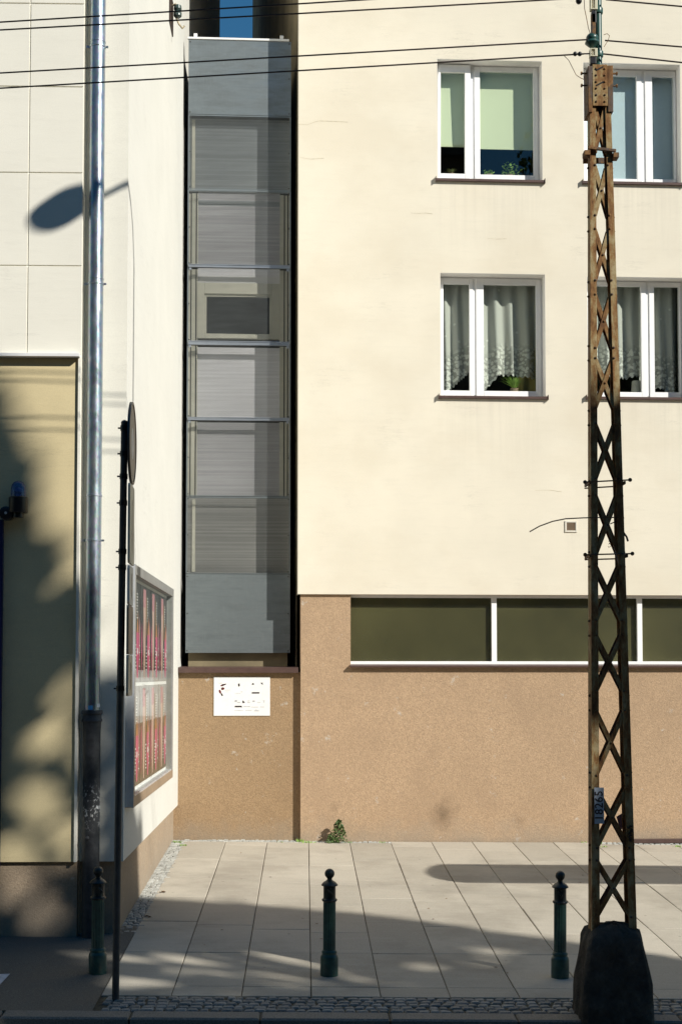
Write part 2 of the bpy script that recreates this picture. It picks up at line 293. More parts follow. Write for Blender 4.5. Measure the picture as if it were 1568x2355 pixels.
# ------------------------------------------------------------------ mesh builder
class MB:
    def __init__(s): s.v=[]; s.f=[]; s.uv=None
    def add(s,vs,fs):
        o=len(s.v); s.v+= [tuple(p) for p in vs]; s.f+=[tuple(i+o for i in q) for q in fs]; return s
    def quad(s,a,b,c,d): return s.add([a,b,c,d],[(0,1,2,3)])
    def box(s,x0,x1,y0,y1,z0,z1):
        return s.add([(x0,y0,z0),(x1,y0,z0),(x1,y1,z0),(x0,y1,z0),(x0,y0,z1),(x1,y0,z1),(x1,y1,z1),(x0,y1,z1)],
            [(0,3,2,1),(4,5,6,7),(0,1,5,4),(1,2,6,5),(2,3,7,6),(3,0,4,7)])
    def bar(s,p,q,w,h,up=(0,0,1)):
        p=Vector(p);q=Vector(q);d=(q-p).normalized();a=d.cross(Vector(up))
        if a.length<1e-4: a=d.cross(Vector((1,0,0)))
        a.normalize(); b=a.cross(d).normalized(); vs=[]
        for c in (p,q):
            for i,j in ((-1,-1),(1,-1),(1,1),(-1,1)): vs.append(c+a*(w/2*i)+b*(h/2*j))
        return s.add(vs,[(0,1,2,3),(7,6,5,4),(0,4,5,1),(1,5,6,2),(2,6,7,3),(3,7,4,0)])
    def tube(s,pts,r,n=12,cap=True):
        pts=[Vector(p) for p in pts]; rs=r if isinstance(r,(list,tuple)) else [r]*len(pts); vs=[]; fs=[]; prev=None
        for i,p in enumerate(pts):
            d=(pts[min(i+1,len(pts)-1)]-pts[max(i-1,0)]).normalized()
            a=prev-d*prev.dot(d) if prev is not None else d.cross(Vector((0,0,1)) if abs(d.z)<.9 else Vector((1,0,0)))
            a.normalize(); prev=a; b=d.cross(a)
            for j in range(n):
                t=2*pi*j/n; vs.append(p+(a*cos(t)+b*sin(t))*rs[i])
        for i in range(len(pts)-1):
            for j in range(n):
                k2=(j+1)%n; fs.append((i*n+j,i*n+k2,(i+1)*n+k2,(i+1)*n+j))
        if cap: fs.append(tuple(range(n-1,-1,-1))); fs.append(tuple((len(pts)-1)*n+j for j in range(n)))
        return s.add(vs,fs)
    def lathe(s,prof,n=24,o=(0,0,0),axis='z',flute=None):
        vs=[];fs=[];O=Vector(o)
        for i,(r,h) in enumerate(prof):
            for j in range(n):
                t=2*pi*j/n; rr=r
                if flute and flute[0]<=i<=flute[1]: rr=r-(.006 if j%2 else 0)
                x,y,z=rr*cos(t),rr*sin(t),h
                if axis=='y': x,y,z=rr*cos(t),h,rr*sin(t)
                if axis=='x': x,y,z=h,rr*cos(t),rr*sin(t)
                vs.append(O+Vector((x,y,z)))
        for i in range(len(prof)-1):
            for j in range(n):
                k2=(j+1)%n; fs.append((i*n+j,i*n+k2,(i+1)*n+k2,(i+1)*n+j))
        fs.append(tuple(range(n-1,-1,-1))); fs.append(tuple((len(prof)-1)*n+j for j in range(n)))
        return s.add(vs,fs)
    def sphere(s,c,r,n=16,sq=(1,1,1)):
        C0=Vector(c); rows=n//2; vs=[];fs=[]
        for i in range(1,rows):
            for j in range(n):
                a=pi*i/rows;t=2*pi*j/n; vs.append(C0+Vector((r*sq[0]*sin(a)*cos(t),r*sq[1]*sin(a)*sin(t),r*sq[2]*cos(a))))
        top=len(vs);vs.append(C0+Vector((0,0,r*sq[2])));bot=len(vs);vs.append(C0-Vector((0,0,r*sq[2])))
        for i in range(rows-2):
            for j in range(n):
                k2=(j+1)%n; fs.append((i*n+j,(i+1)*n+j,(i+1)*n+k2,i*n+k2))
        for j in range(n):
            k2=(j+1)%n; fs.append((top,j,k2)); fs.append((bot,(rows-2)*n+k2,(rows-2)*n+j))
        return s.add(vs,fs)
    def build(s,name,m,parent=None,smooth=False,bevel=0,loc=None):
        me=D.meshes.new(name); me.from_pydata([tuple(p) for p in s.v],[],s.f); me.materials.append(M[m] if isinstance(m,str) else m)
        o=D.objects.new(name,me); C.objects.link(o)
        bm=bmesh.new(); bm.from_mesh(me); bmesh.ops.recalc_face_normals(bm,faces=bm.faces); bm.to_mesh(me); bm.free()
        if smooth:
            for p in me.polygons: p.use_smooth=True
            md=o.modifiers.new('e','EDGE_SPLIT'); md.split_angle=radians(38)
        if bevel:
            md=o.modifiers.new('b','BEVEL'); md.width=bevel; md.segments=2; md.limit_method='ANGLE'
        if parent: o.parent=parent
        if loc is not None: o.location=loc
        return o
def split(o,name=None):
    bm=bmesh.new(); bm.from_mesh(o.data); seen=set(); isl=[]
    for v in bm.verts:
        if v.index in seen: continue
        st=[v]; cur=[]; seen.add(v.index)
        while st:
            w=st.pop(); cur.append(w.index)
            for e in w.link_edges:
                q=e.other_vert(w)
                if q.index not in seen: seen.add(q.index); st.append(q)
        isl.append(set(cur))
    bm.free()
    if len(isl)<2: return
    me=o.data; V=[tuple(v.co) for v in me.vertices]; F=[tuple(p.vertices) for p in me.polygons]; mt=me.materials[0]; sm=me.polygons[0].use_smooth
    for S in isl:
        ids=sorted(S); mp={a:b for b,a in enumerate(ids)}; m2=D.meshes.new(name or o.name.split('.')[0]); m2.from_pydata([V[i] for i in ids],[],[tuple(mp[i] for i in f_) for f_ in F if f_[0] in S]); m2.materials.append(mt)
        if sm:
            for p in m2.polygons: p.use_smooth=True
        c=D.objects.new(m2.name,m2); C.objects.link(c); c.parent=o.parent; c.location=o.location
        for md in o.modifiers:
            n2=c.modifiers.new(md.name,md.type)
            if md.type=='BEVEL': n2.width=md.width; n2.segments=2; n2.limit_method='ANGLE'
            else: n2.split_angle=md.split_angle
    D.objects.remove(o)
def tag(o,label,cat=None,group=None,kind=None):
    if label: o['label']=label
    if cat: o['category']=cat
    if group: o['group']=group
    if kind: o['kind']=kind
    return o
def empty(name,loc=(0,0,0),rz=0,label=None,cat=None,group=None):
    o=D.objects.new(name,None); C.objects.link(o); o.location=loc; o.rotation_euler=(0,0,rz); o.empty_display_size=.2
    return tag(o,label,cat,group)
def struct(o): o['kind']='structure'; return o
def copy_tree(o,parent=None):
    c=o.copy(); C.objects.link(c)
    if parent: c.parent=parent
    for ch in list(o.children): copy_tree(ch,c)
    return c
def rot_box(mb,c,sx,sy,sz,rz):
    n=len(mb.v); mb.box(-sx,sx,-sy,sy,-sz,sz); m=Matrix.Rotation(rz,3,'Z')
    for i in range(n,len(mb.v)): mb.v[i]=tuple(m@Vector(mb.v[i])+Vector(c))

# ------------------------------------------------------------------ ground, road, paving
g=MB(); g.quad((-150,-150,-.9),(150,-150,-.9),(150,200,-.9),(-150,200,-.9)); struct(g.build('ground','soil'))
r=MB(); zr=gz(0,9.5)-.13
r.quad((-60,1.5,zr-.05),(60,1.5,zr-.05),(60,9.52,zr),(-60,9.52,zr)); struct(r.build('road','road_asphalt'))
o=MB(); o.box(-60,60,-30,1.5,zr-.4,zr+.08); struct(o.build('opposite_pavement','opposite_paving'))
XB=-1.41; W=.488; J0=.05
def sheet(x0,x1,y0,y1,dz):
    m=MB(); m.quad((x0,y0,gz(x0,y0)+dz),(x1,y0,gz(x1,y0)+dz),(x1,y1,gz(x1,y1)+dz),(x0,y1,gz(x0,y1)+dz)); return m
struct(sheet(XB-.2,14,9.5,18.0,-.012).build('paving_bed','joint_sand'))
m=sheet(-14,XB-.004,9.66,12.3,0); struct(m.build('asphalt_pavement','asphalt'))
p=[onground(u,v) for u,v in ((-60,2243),(24,2241),(1,2266),(-90,2270))]
m=MB(); m.quad(*[(q.x,q.y,gz(q.x,q.y)+.005) for q in reversed(p)]); struct(m.build('road_marking','road_paint'))
sl=MB()
def slabbox(x0,x1,y0,y1,j):
    a=random.uniform(.0025,.005); b=.006; t=random.uniform(-.0012,.0012)+j
    P=[(x0+a,y0+a),(x1-a,y0+a),(x1-a,y1-a),(x0+a,y1-a)]; I=[(x0+a+b,y0+a+b),(x1-a-b,y0+a+b),(x1-a-b,y1-a-b),(x0+a+b,y1-a-b)]
    tx,ty=random.uniform(-.003,.003),random.uniform(-.002,.002)
    vs=[(x,y,gz(x,y)-.03) for x,y in P]+[(x,y,gz(x,y)+t-.003) for x,y in P]+[(x,y,gz(x,y)+t+tx*(x-x0)+ty*(y-y0)) for x,y in I]
    sl.add(vs,[(0,1,5,4),(1,2,6,5),(2,3,7,6),(3,0,4,7),(4,5,9,8),(5,6,10,9),(6,7,11,10),(7,4,8,11),(8,9,10,11)])
for kx in range(-3,26):
    x0=J0+W*kx; x1=x0+W
    ys=[10.06,10.32,11.36]; y=[12.1,12.5,12.36,12.2][kx%4]
    while y<16.7: ys.append(y); y+=1.08
    yend=17.0+max(0,x0)*.0314+.02
    if x0<1.0 or x0>3.35: yend-=.09 if x0<1 else .13
    ys.append(yend)
    for a,b in zip(ys,ys[1:]):
        if b-a>.04: slabbox(x0,x1,a,b,0)
struct(sl.build('pavement','paving_slab'))
def setts(x0,x1,y0,y1,s,name,mat,jit=.12,cond=None):
    m=MB(); ny=max(1,round((y1-y0)/s)); sy=(y1-y0)/ny; 
    for j in range(ny):
        x=x0-random.random()*s*.5
        while x<x1:
            w=s*random.uniform(.8,1.25); cy=y0+sy*(j+.5); cx=x+w/2
            if x>x0-.03 and (cond is None or cond(cx,cy)):
                hw,hh=w*.45,sy*.44; zt=gz(cx,cy)+random.uniform(-.004,.004)
                q=[(cx+sx*hw+random.uniform(-1,1)*s*jit*.5,cy+sy2*hh+random.uniform(-1,1)*s*jit*.5) for sx,sy2 in ((-1,-1),(1,-1),(1,1),(-1,1))]
                i=[(cx+(a-cx)*.72,cy+(b-cy)*.72) for a,b in q]
                vs=[(a,b,zt-.04) for a,b in q]+[(a,b,zt-.009) for a,b in q]+[(a,b,zt) for a,b in i]
                m.add(vs,[(0,1,5,4),(1,2,6,5),(2,3,7,6),(3,0,4,7),(4,5,9,8),(5,6,10,9),(6,7,11,10),(7,4,8,11),(8,9,10,11)])
            x+=w
    return struct(m.build(name,mat))
setts(-1.36,9,9.685,10.055,.076,'sett_strip','granite_sett',.3)
setts(XB+.01,1.03,16.93,17.13,.062,'wall_foot_setts','pale_sett',.2)
setts(3.36,9,16.99,17.4,.062,'wall_foot_setts','pale_sett',.2)
setts(-1.56,XB-.005,12.0,17.05,.058,'side_wall_setts','pale_sett',.25)
kb=MB(); xs=[-9,-6.3,-4.6,-2.9,-2.0,-1.15,-.29,.57,1.42,2.52,3.4,4.3,5.2,6.1,7,9]
for a,b in zip(xs,xs[1:]):
    x0,x1=a+.006,b-.006
    vs=[(x,y,gz(x,y)+dz) for dz in (-.3,-.012,.0) for x,y in (((x0,9.5),(x1,9.5),(x1,9.665),(x0,9.665)) if dz<-.001 else ((x0+.01,9.512),(x1-.01,9.512),(x1-.01,9.66),(x0+.01,9.66)))]
    kb.add(vs,[(0,1,5,4),(1,2,6,5),(2,3,7,6),(3,0,4,7),(4,5,9,8),(5,6,10,9),(6,7,11,10),(7,4,8,11),(8,9,10,11)])
struct(kb.build('kerb','kerb_granite'))

# ------------------------------------------------------------------ wall with holes (local x,z; outward is -y)
def wall_holes(x0,x1,z0,z1,holes,y,rev):
    m=MB(); xs=sorted({x0,x1}|{h[0] for h in holes}|{h[1] for h in holes}); zs=sorted({z0,z1}|{h[2] for h in holes}|{h[3] for h in holes})
    xs=[x for x in xs if x0<=x<=x1]; zs=[z for z in zs if z0<=z<=z1]
    for a,b in zip(xs,xs[1:]):
        for c,d in zip(zs,zs[1:]):
            cx,cz=(a+b)/2,(c+d)/2
            if any(h[0]<cx<h[1] and h[2]<cz<h[3] for h in holes): continue
            m.quad((a,y,c),(b,y,c),(b,y,d),(a,y,d))
    for (a,b,c,d) in holes:
        m.quad((a,y,c),(a,y+rev,c),(a,y+rev,d),(a,y,d)); m.quad((b,y,c),(b,y,d),(b,y+rev,d),(b,y+rev,c))
        m.quad((a,y,d),(a,y+rev,d),(b,y+rev,d),(b,y,d)); m.quad((a,y,c),(b,y,c),(b,y+rev,c),(a,y+rev,c))
    return m
# ------------------------------------------------------------------ the cream apartment building
ab=empty('apartment_building',CORNER,TH,'cream plastered apartment building with tan pebble plinth and four white windows','building')
def rect(u0,v0,u1,v1,dep=0):
    a=fac(u0,(v0+v1)/2,dep)[0]; b=fac(u1,(v0+v1)/2,dep)[0]; c=fac((u0+u1)/2,v1,dep)[1]; d=fac((u0+u1)/2,v0,dep)[1]; return a,b,c,d
WIN={'A1':rect(1005,138,1246,414),'A2':rect(1012,629,1253.5,912),'B1':rect(1341,146,1564,420),'B2':rect(1350,637,1577,914)}
ZP=fac(900,1367)[1]
DW=.19
plaster('cream_plaster',(.75,.695,.575,1),streak=.34,sills=[(w_[0],w_[1],w_[2]-.02,1.1) for w_ in WIN.values()]+[(3.25,3.42,3.85,1.2)])
wm=wall_holes(0,9,ZP,18,list(WIN.values()),0,DW)
wm.quad((0,0,ZP),(0,0,18),(0,.35,18),(0,.35,ZP))       # plaster return at the corner
wm.quad((0,0,ZP),(9,0,ZP),(9,.035,ZP),(0,.035,ZP))
wm.build('wall','cream_plaster',ab)
gap=MB(); 
cm_=M['tan_plate']
for pts in (((686,286),(707,287),(722,281),(734,278),(765,279),(800,281)),((944,490),(960,491),(978,490),(994,492)),((690,362),(715,366),(745,364)),((1120,548),(1140,550),(1165,549)),((1230,1128),(1262,1127),(1290,1131))):
    cb_=MB(); pp=[fac(*q) for q in pts]; 
    for i,((a,b),(c,d)) in enumerate(zip(pp,pp[1:])):
        h0=.0028*(1-abs(2*i/len(pp)-1)*.6); cb_.quad((a,-.0012,b-h0),(c,-.0012,d-h0),(c,-.0012,d+h0),(a,-.0012,b+h0))
    cb_.build('crack','crack_dirt',ab)
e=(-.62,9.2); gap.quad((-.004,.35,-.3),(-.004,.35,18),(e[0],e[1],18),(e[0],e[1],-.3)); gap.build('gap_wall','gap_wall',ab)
bk=MB(); bk.box(.02,9,.55,9.2,2.0,13.0); 
# body behind the rooms: roof and rear only
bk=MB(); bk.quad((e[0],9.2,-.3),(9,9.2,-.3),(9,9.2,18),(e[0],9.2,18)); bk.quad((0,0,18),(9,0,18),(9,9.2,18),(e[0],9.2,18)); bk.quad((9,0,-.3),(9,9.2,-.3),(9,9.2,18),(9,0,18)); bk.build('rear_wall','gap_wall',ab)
bx=fac(806,1450,.035)[0]; bz0=fac(1000,1533,.035)[1]; 
pl=wall_holes(.036,9,-.4,ZP,[(bx,8.8,bz0,ZP)],.035,.10)
pl.quad((.036,.035,-.4),(.036,.035,ZP),(.036,.35,ZP),(.036,.35,-.4)); pl.build('plinth','pebble_render',ab)
# band window
bd=.035+.09
fr=empty('band_window',(0,0,0)); fr.parent=ab
fm=MB(); b1=fac(1000,1521,bd)[1]
fm.box(bx,8.8,bd-.03,bd+.03,bz0+.02,b1)
for u in (1135,1469,1803): 
    x=fac(u,1450,bd)[0]; fm.box(x-.031,x+.031,bd-.025,bd+.025,b1,ZP+.0)
zt=fac(1000,1375,bd)[1]; fm.build('frame','white_pvc',fr,bevel=.003)
lt=MB(); lt.box(bx,8.8,bd-.028,bd+.03,zt,ZP+.02); lt.build('lintel','white_pvc',fr)
xs=[bx]+[fac(u,1450,bd)[0] for u in (1135,1469,1803)]
for i,(a,b) in enumerate(zip(xs,xs[1:])):
    q=MB(); off=.031 if i else 0; q.box(a+off,b-.031,bd,bd+.008,b1,zt); q.build('pane','coated_glass',fr)
q=MB(); q.box(bx,8.8,bd+.03,bd+.04,b1,ZP); q.build('frosted_film','frosted_film',fr)
q=MB(); q.add([(bx-.01,-.03,bz0-.008),(8.8,-.03,bz0-.008),(8.8,-.03,bz0+.012),(bx-.01,-.03,bz0+.012),(8.8,bd-.03,bz0+.03),(bx-.01,bd-.03,bz0+.03),(bx-.01,.034,bz0-.008),(8.8,.034,bz0-.008)],[(0,1,2,3),(3,2,4,5),(0,3,5,6),(1,7,4,2),(0,6,7,1)]); q.build('sill','brown_flashing',fr)
def window(name,key,glasses,mull,lab):
    x0,x1,z0,z1=WIN[key]; w=empty('window',(0,0,0)); w.parent=ab
    if lab: w['label']=lab
    y=DW-.015; fm=MB()
    zb=z0+.012
    # outer frame ring
    t=.035
    fm.box(x0,x0+t,y,y+.06,zb,z1); fm.box(x1-t,x1,y,y+.06,zb,z1); fm.box(x0+t,x1-t,y,y+.06,z1-t,z1); fm.box(x0+t,x1-t,y,y+.06,zb,zb+t)
    mx=[fac(u,(glasses[0][1]+glasses[0][3])/2,y)[0] for u in mull]; fm.box(mx[0],mx[1],y-.004,y+.055,zb+t,z1-t)
    fm.build('frame','white_pvc',w,bevel=.004)
    for i,gr in enumerate(glasses):
        a,b,c,d=rect(*gr,dep=y)
        lo=x0+t*.75 if i==0 else mx[1]-.012; hi=mx[0]+.012 if i==0 else x1-t*.75
        c=max(c,zb+.07); d=min(d,z1-.07)
        s=MB(); ys=y-.018; zl=zb+t*.6; zh=z1-t*.6
        s.box(lo,a,ys,ys+.05,zl,zh); s.box(b,hi,ys,ys+.05,zl,zh); s.box(a,b,ys,ys+.05,zl,c); s.box(a,b,ys,ys+.05,d,zh)
        ob=s.build('sash','white_pvc',w,bevel=.005)
        p=MB(); p.box(a-.01,b+.01,ys+.022,ys+.03,c-.01,d+.01); po=p.build('pane','window_glass',w)
        if key=='A1' and i==0:          # tilted open
            for oo in (ob,po):
                oo.location=(0,0,zl); 
                for vv in oo.data.vertices: vv.co.z-=zl
                oo.rotation_euler=(radians(-1.6)*-1,0,0)
    q=MB(); tt=.0025; q.box(x0,x0+tt,.001,y,z0+.02,z1-tt); q.box(x1-tt,x1,.001,y,z0+.02,z1-tt); q.box(x0,x1,.001,y,z1-tt,z1-.0003); q.build('reveal','reveal_lining',w)  # thin pale lining laid over the plaster reveals
    q=MB(); e1=.02
    q.add([(x0-e1,-.035,z0-.03),(x1+e1,-.035,z0-.03),(x1+e1,-.035,z0+.0),(x0-e1,-.035,z0+.0),(x1+e1,y,z0+.014),(x0-e1,y,z0+.014),(x0-e1,-.002,z0-.03),(x1+e1,-.002,z0-.03)],[(0,1,2,3),(3,2,4,5),(0,3,5,6),(1,7,4,2),(0,6,7,1)])
    q.box(x0-e1-.006,x0-e1,-.045,.0-.002,z0-.04,z0+.02); q.box(x1+e1,x1+e1+.006,-.045,-.002,z0-.04,z0+.02)
    q.build('sill','brown_flashing',w)
    r=MB(); r.add([(x0-.2,y+.07,z0-.1),(x1+.2,y+.07,z0-.1),(x1+.2,y+.07,z1+.2),(x0-.2,y+.07,z1+.2),(x0-.2,y+1.6,z0-.1),(x1+.2,y+1.6,z0-.1),(x1+.2,y+1.6,z1+.2),(x0-.2,y+1.6,z1+.2)],[(4,5,6,7),(0,1,5,4),(3,7,6,2),(0,4,7,3),(1,2,6,5)]); r.build('room','room',w)
    return x0,x1,z0,z1,y
def zf(zx,zy,s,x0,y0): return ((x0+zx*s)*.575,(y0+zy*s)*.575)
def G3(a,b,c,d): p=zf(a,b,.6869,1650,150); q=zf(c,d,.6869,1650,150); return (p[0],p[1],q[0],q[1])
def G4(a,b,c,d): p=zf(a,b,.6869,1650,1000); q=zf(c,d,.6869,1650,1000); return (p[0],p[1],q[0],q[1])
A1=window('w','A1',[G3(160,215,300,797),G3(390,203,700,803)],(1078,1092),'upper window with pale green blind and one sash tilted open')
A2=window('w','A2',[G4(178,200,328,819),G4(412,205,716,823)],(1085,1096),'lower window with lace curtain and ochre drape')
B1=window('w','B1',[G3(1012,225,1300,824),G3(1392,232,1530,829)],(1472,1484),'upper window with bluish-white blinds, sky reflection painted into their tint, behind the pole')
B2=window('w','B2',[G4(1032,212,1326,828),G4(1403,216,1556,830)],(1482,1494),'lower window with net curtain behind the pole')
# vent grille on wall
u0,u1,v0,v1=1298,1326,1198,1224; a,b,c,d=rect(u0,v0,u1,v1)
vt=MB(); vt.box(a,b,-.012,-.001,c,c+.02); vt.box(a,b,-.012,-.001,d-.02,d); vt.box(a,a+.02,-.012,-.001,c+.02,d-.02); vt.box(b-.02,b,-.012,-.001,c+.02,d-.02)
vg=vt.build('vent_grille','cream_plate',ab,bevel=.002)
vs=MB(); n=7
for i in range(n):
    z=c+.02+(d-c-.04)*(i+.5)/n; vs.add([(a+.02,-.009,z+.004),(b-.02,-.009,z+.004),(b-.02,-.002,z-.006),(a+.02,-.002,z-.006)],[(0,1,2,3)])
vs.box(a+.02,b-.02,-.0015,-.0005,c+.02,d-.02); vs.build('louvre','tan_plate',vg)
# brown angle at foot of wall on the right
q0=onground(1440,1940); q1=onground(1640,1940)
m=MB(); m.box(fac(1442,1935)[0],9,-.03,.02,gz(3.7,17)+.0,gz(3.7,17)+.05); o=m.build('cellar_grating_edge','brown_flashing',None,bevel=.003,loc=CORNER); o.rotation_euler=(0,0,TH); tag(o,'dark brown steel edge lying along the foot of the plinth at right','steel edge')

# blinds, curtains, plants: things inside the windows
def inwin(o): o.location=CORNER; o.rotation_euler=(0,0,TH); return o
def blind(W0,gr,zb,mat,label,grp=None,dy=.07):
    a,b,c,d=rect(*gr,dep=DW); m=MB(); y=DW+dy; n=10
    m.box(a-.03,b+.03,y,y+.004,zb,W0[3]-.02); m.box(a-.03,b+.03,y-.004,y+.008,zb-.012,zb)
    o=inwin(m.build('roller_blind',mat)); tag(o,label,'roller blind',grp)
zbl=fac(1110,zf(0,628,.6869,1650,150)[1],DW)[1]
blind(A1,G3(160,215,300,797),zbl+.01,'green_blind','pale green roller blind in the narrow tilted sash of the upper window')
blind(A1,G3(390,203,700,803),zbl-.01,'green_blind','wide pale green roller blind half lowered above window plants')
blind(B1,G3(1012,225,1300,824),B1[2]+.05,'sky_tinted_blind','wide bluish-white blind tinted with painted sky reflection, fully lowered behind the lattice pole')
blind(B1,G3(1392,232,1530,829),B1[2]+.05,'sky_tinted_blind','narrow bluish-white blind tinted with painted sky reflection, at the right edge of the photo')
def curtain(x0,x1,ztop,hem,mat,label,name='lace_curtain',amp=.04,freq=38,y=DW+.11,cat='curtain',ph=0,gather=0):
    m=MB(); nx=90; nz=26; vs=[]; uv=[]
    for j in range(nz+1):
        for i in range(nx+1):
            s=i/nx; x=x0+(x1-x0)*s; zb=hem(s)+.012*sin(i*.9); z=zb+(ztop-zb)*(j/nz)
            fold=sin(freq*(x+.05*sin(3*x+ph)+ph)+.5*sin(z*2))+.5*sin(freq*.43*x+1.3+ph)
            vs.append((x,y+amp*fold*(.5+.5*(1-j/nz)),z)); uv.append((s,j/nz))
    fs=[(j*(nx+1)+i,j*(nx+1)+i+1,(j+1)*(nx+1)+i+1,(j+1)*(nx+1)+i) for j in range(nz) for i in range(nx)]
    m.add(vs,fs); o=m.build(name,mat); me=o.data; L=me.uv_layers.new(name='UVMap')
    for lp in me.loops: L.data[lp.index].uv=uv[lp.vertex_index]
    for p in me.polygons: p.use_smooth=True
    inwin(o); tag(o,label,cat); return o
x0,x1,z0,z1,_=A2
za=fac(1100,zf(0,715,.6869,1650,1000)[1],DW)[1]; zb=z0+.08
curtain(x0+.03,x0+.43,z1-.02,lambda s:zb+(za-zb)*max(0,(s-.15)/.7)**1.0,'sheer_lace','white lace curtain in the narrow sash of the lower window',ph=.3)
curtain(x0+.5,x1-.05,z1-.02,lambda s:zb+(za-zb)*min(1,max(0,(s-.05)/.32))-(.1*max(0,s-.5)),'sheer_lace','white scalloped lace curtain in the wide sash beside the ochre drape',ph=1.1)
curtain(x1-.28,x1-.04,z1-.02,lambda s:zb-.02,'ochre_curtain','ochre drape hanging at the right side of the lower window',name='drape',amp=.018,freq=46,y=DW+.16,cat='drape')
x0,x1,z0,z1,_=B2
curtain(x0+.03,x0+.745,z1-.02,lambda s:za-.03+.10*abs(s-.62),'sheer_lace','white net curtain behind the lattice pole above the white flowerpot',ph=2.2)
curtain(x0+.72,x1-.03,z1-.02,lambda s:za-.05-.25*max(0,s-.1)*(1 if s<.6 else .9),'sheer_lace','net curtain in the narrow sash at the right edge of the photo',ph=4.1)
def spiky(mb,c,n,h,spread,w=.008,droop=.5):
    c=Vector(c)
    for i in range(n):
        a=random.uniform(0,2*pi); L=h*random.uniform(.6,1.1); out=spread*random.uniform(.2,1); d=Vector((cos(a),sin(a)*.35,0)); sd=Vector((-sin(a),cos(a),0))*w*random.uniform(.7,1.3)+Vector((0,0,.003)); prev=None
        for kx in range(5):
            t=kx/4; p=c+d*out*t+Vector((0,0,L*(t-droop*t*t*random.uniform(.8,1.1)))); wv=sd*(1-t*.95)
            if prev: mb.quad(prev[0],prev[1],p+wv,p-wv)
            prev=(p-wv,p+wv)
def leafy(mb,c,n,rx,rz,s,ry=None):
    c=Vector(c); ry=ry or rx*.4
    for i in range(n):
        p=c+Vector((random.gauss(0,rx*.45),random.gauss(0,ry*.45),random.uniform(0,rz)*random.uniform(.5,1)))
        a=Vector((random.uniform(-1,1),random.uniform(-1,1),random.uniform(-.6,1))).normalized(); b=a.cross(Vector((random.uniform(-1,1),random.uniform(-1,1),random.uniform(-1,1)))).normalized()
        L=s*random.uniform(.6,1.2); mb.add([p-a*L,p+b*L*.42,p+a*L,p-b*L*.42],[(0,1,2,3)])
def plant_in(u,v,kind,label,h,dep=DW+.055,potmat='tan_plate',cat='potted plant',pot=True):
    lx,lz=fac(u,v,dep); e=empty('potted_plant',CORNER+EX*lx+EY*dep+Vector((0,0,lz)),TH,label,cat)
    if pot:
        m=MB(); m.lathe([(.045,0),(.06,.06),(.064,.065)],16); m.build('pot',potmat,e,smooth=True)
    m=MB()
    if kind=='spiky': spiky(m,(0,0,.05),60,h,h*.75)
    else: leafy(m,(0,0,.05),110,h*.75,h,.02)
    m.build('foliage','fresh_green',e); return e
lz=A2[2]+.05
def pz(W0): return W0[2]+.06
def place(W0,u,v0,kind,label,h,pot=True):
    lx,_=fac(u,v0,DW); return (lx,W0[2]+.055)
def plant2(W0,u,v0,kind,label,h,mat='fresh_green',potmat='tan_plate',potr=.05,poth=.05,y=DW+.05):
    lx,_=fac(u,v0,y); e=empty('potted_plant',CORNER+EX*lx+EY*y+Vector((0,0,W0[2]+.095)),TH,label,'potted plant')
    m=MB(); m.lathe([(potr*.75,-.03),(potr,poth),(potr*1.06,poth+.005)],16); m.build('pot',potmat,e,smooth=True)
    m=MB()
    if kind=='spiky': spiky(m,(0,-.01,poth),70,h,h*.8)
    else: leafy(m,(0,-.01,poth*.6),120,h*.6,h,.022)
    m.build('foliage',mat,e)
plant2(A2,zf(590,800,.6869,1650,1000)[0],880,'spiky','spider plant with arching green leaves on the lower window ledge',.27)
plant2(A1,zf(560,790,.6869,1650,150)[0],390,'leafy','bushy green houseplant below the wide green blind',.2)
plant2(A1,zf(440,790,.6869,1650,150)[0],395,'leafy','low green houseplant beside the mullion of the upper window',.09)
plant2(A1,zf(225,785,.6869,1650,150)[0],395,'spiky','small pale plant behind the narrow tilted sash',.12,'dry_green')
lx,_=fac(zf(1300,800,.6869,1650,1000)[0],890,DW+.12); e=empty('flowerpot',CORNER+EX*lx+EY*(DW+.12)+Vector((0,0,B2[2]+.055)),TH,'tall cream flowerpot standing behind the lower right window','flowerpot')
m=MB(); m.lathe([(.07,0),(.055,.2),(.052,.21),(.045,.21)],20); m.build('pot','cream_plate',e,smooth=True); m=MB(); m.lathe([(.045,.195),(.04,.205)],20); m.build('soil','soil',e)

# ------------------------------------------------------------------ rendered wall below the narrow house
lw=empty('low_wall',CORNER,TH,'tan pebble rendered wall with brown metal coping below the narrow house','wall')
xl=(Vector((-1.56,17.1,0))-CORNER).dot(EX)
zc=fac(550,1545,.11)[1]; m=MB(); m.box(xl,.036,.11,.45,-.3,zc); m.build('wall','low_wall_render',lw)
zc2=fac(550,1533,.05)[1]; m=MB(); a=fac(408,1540,.04)[0]; b=fac(686,1540,.04)[0]
m.add([(a,.04,zc-.012),(b,.04,zc-.012),(b,.04,zc2-.01),(a,.04,zc2-.01),(b,.6,zc2+.012),(a,.6,zc2+.012),(a,.108,zc-.012),(b,.108,zc-.012)],[(0,1,2,3),(3,2,4,5),(0,3,5,6),(1,7,4,2),(0,6,7,1)]); m.box(a-.004,a,.03,.1,zc-.02,zc2+.012); m.build('coping','brown_flashing',lw,bevel=.002)
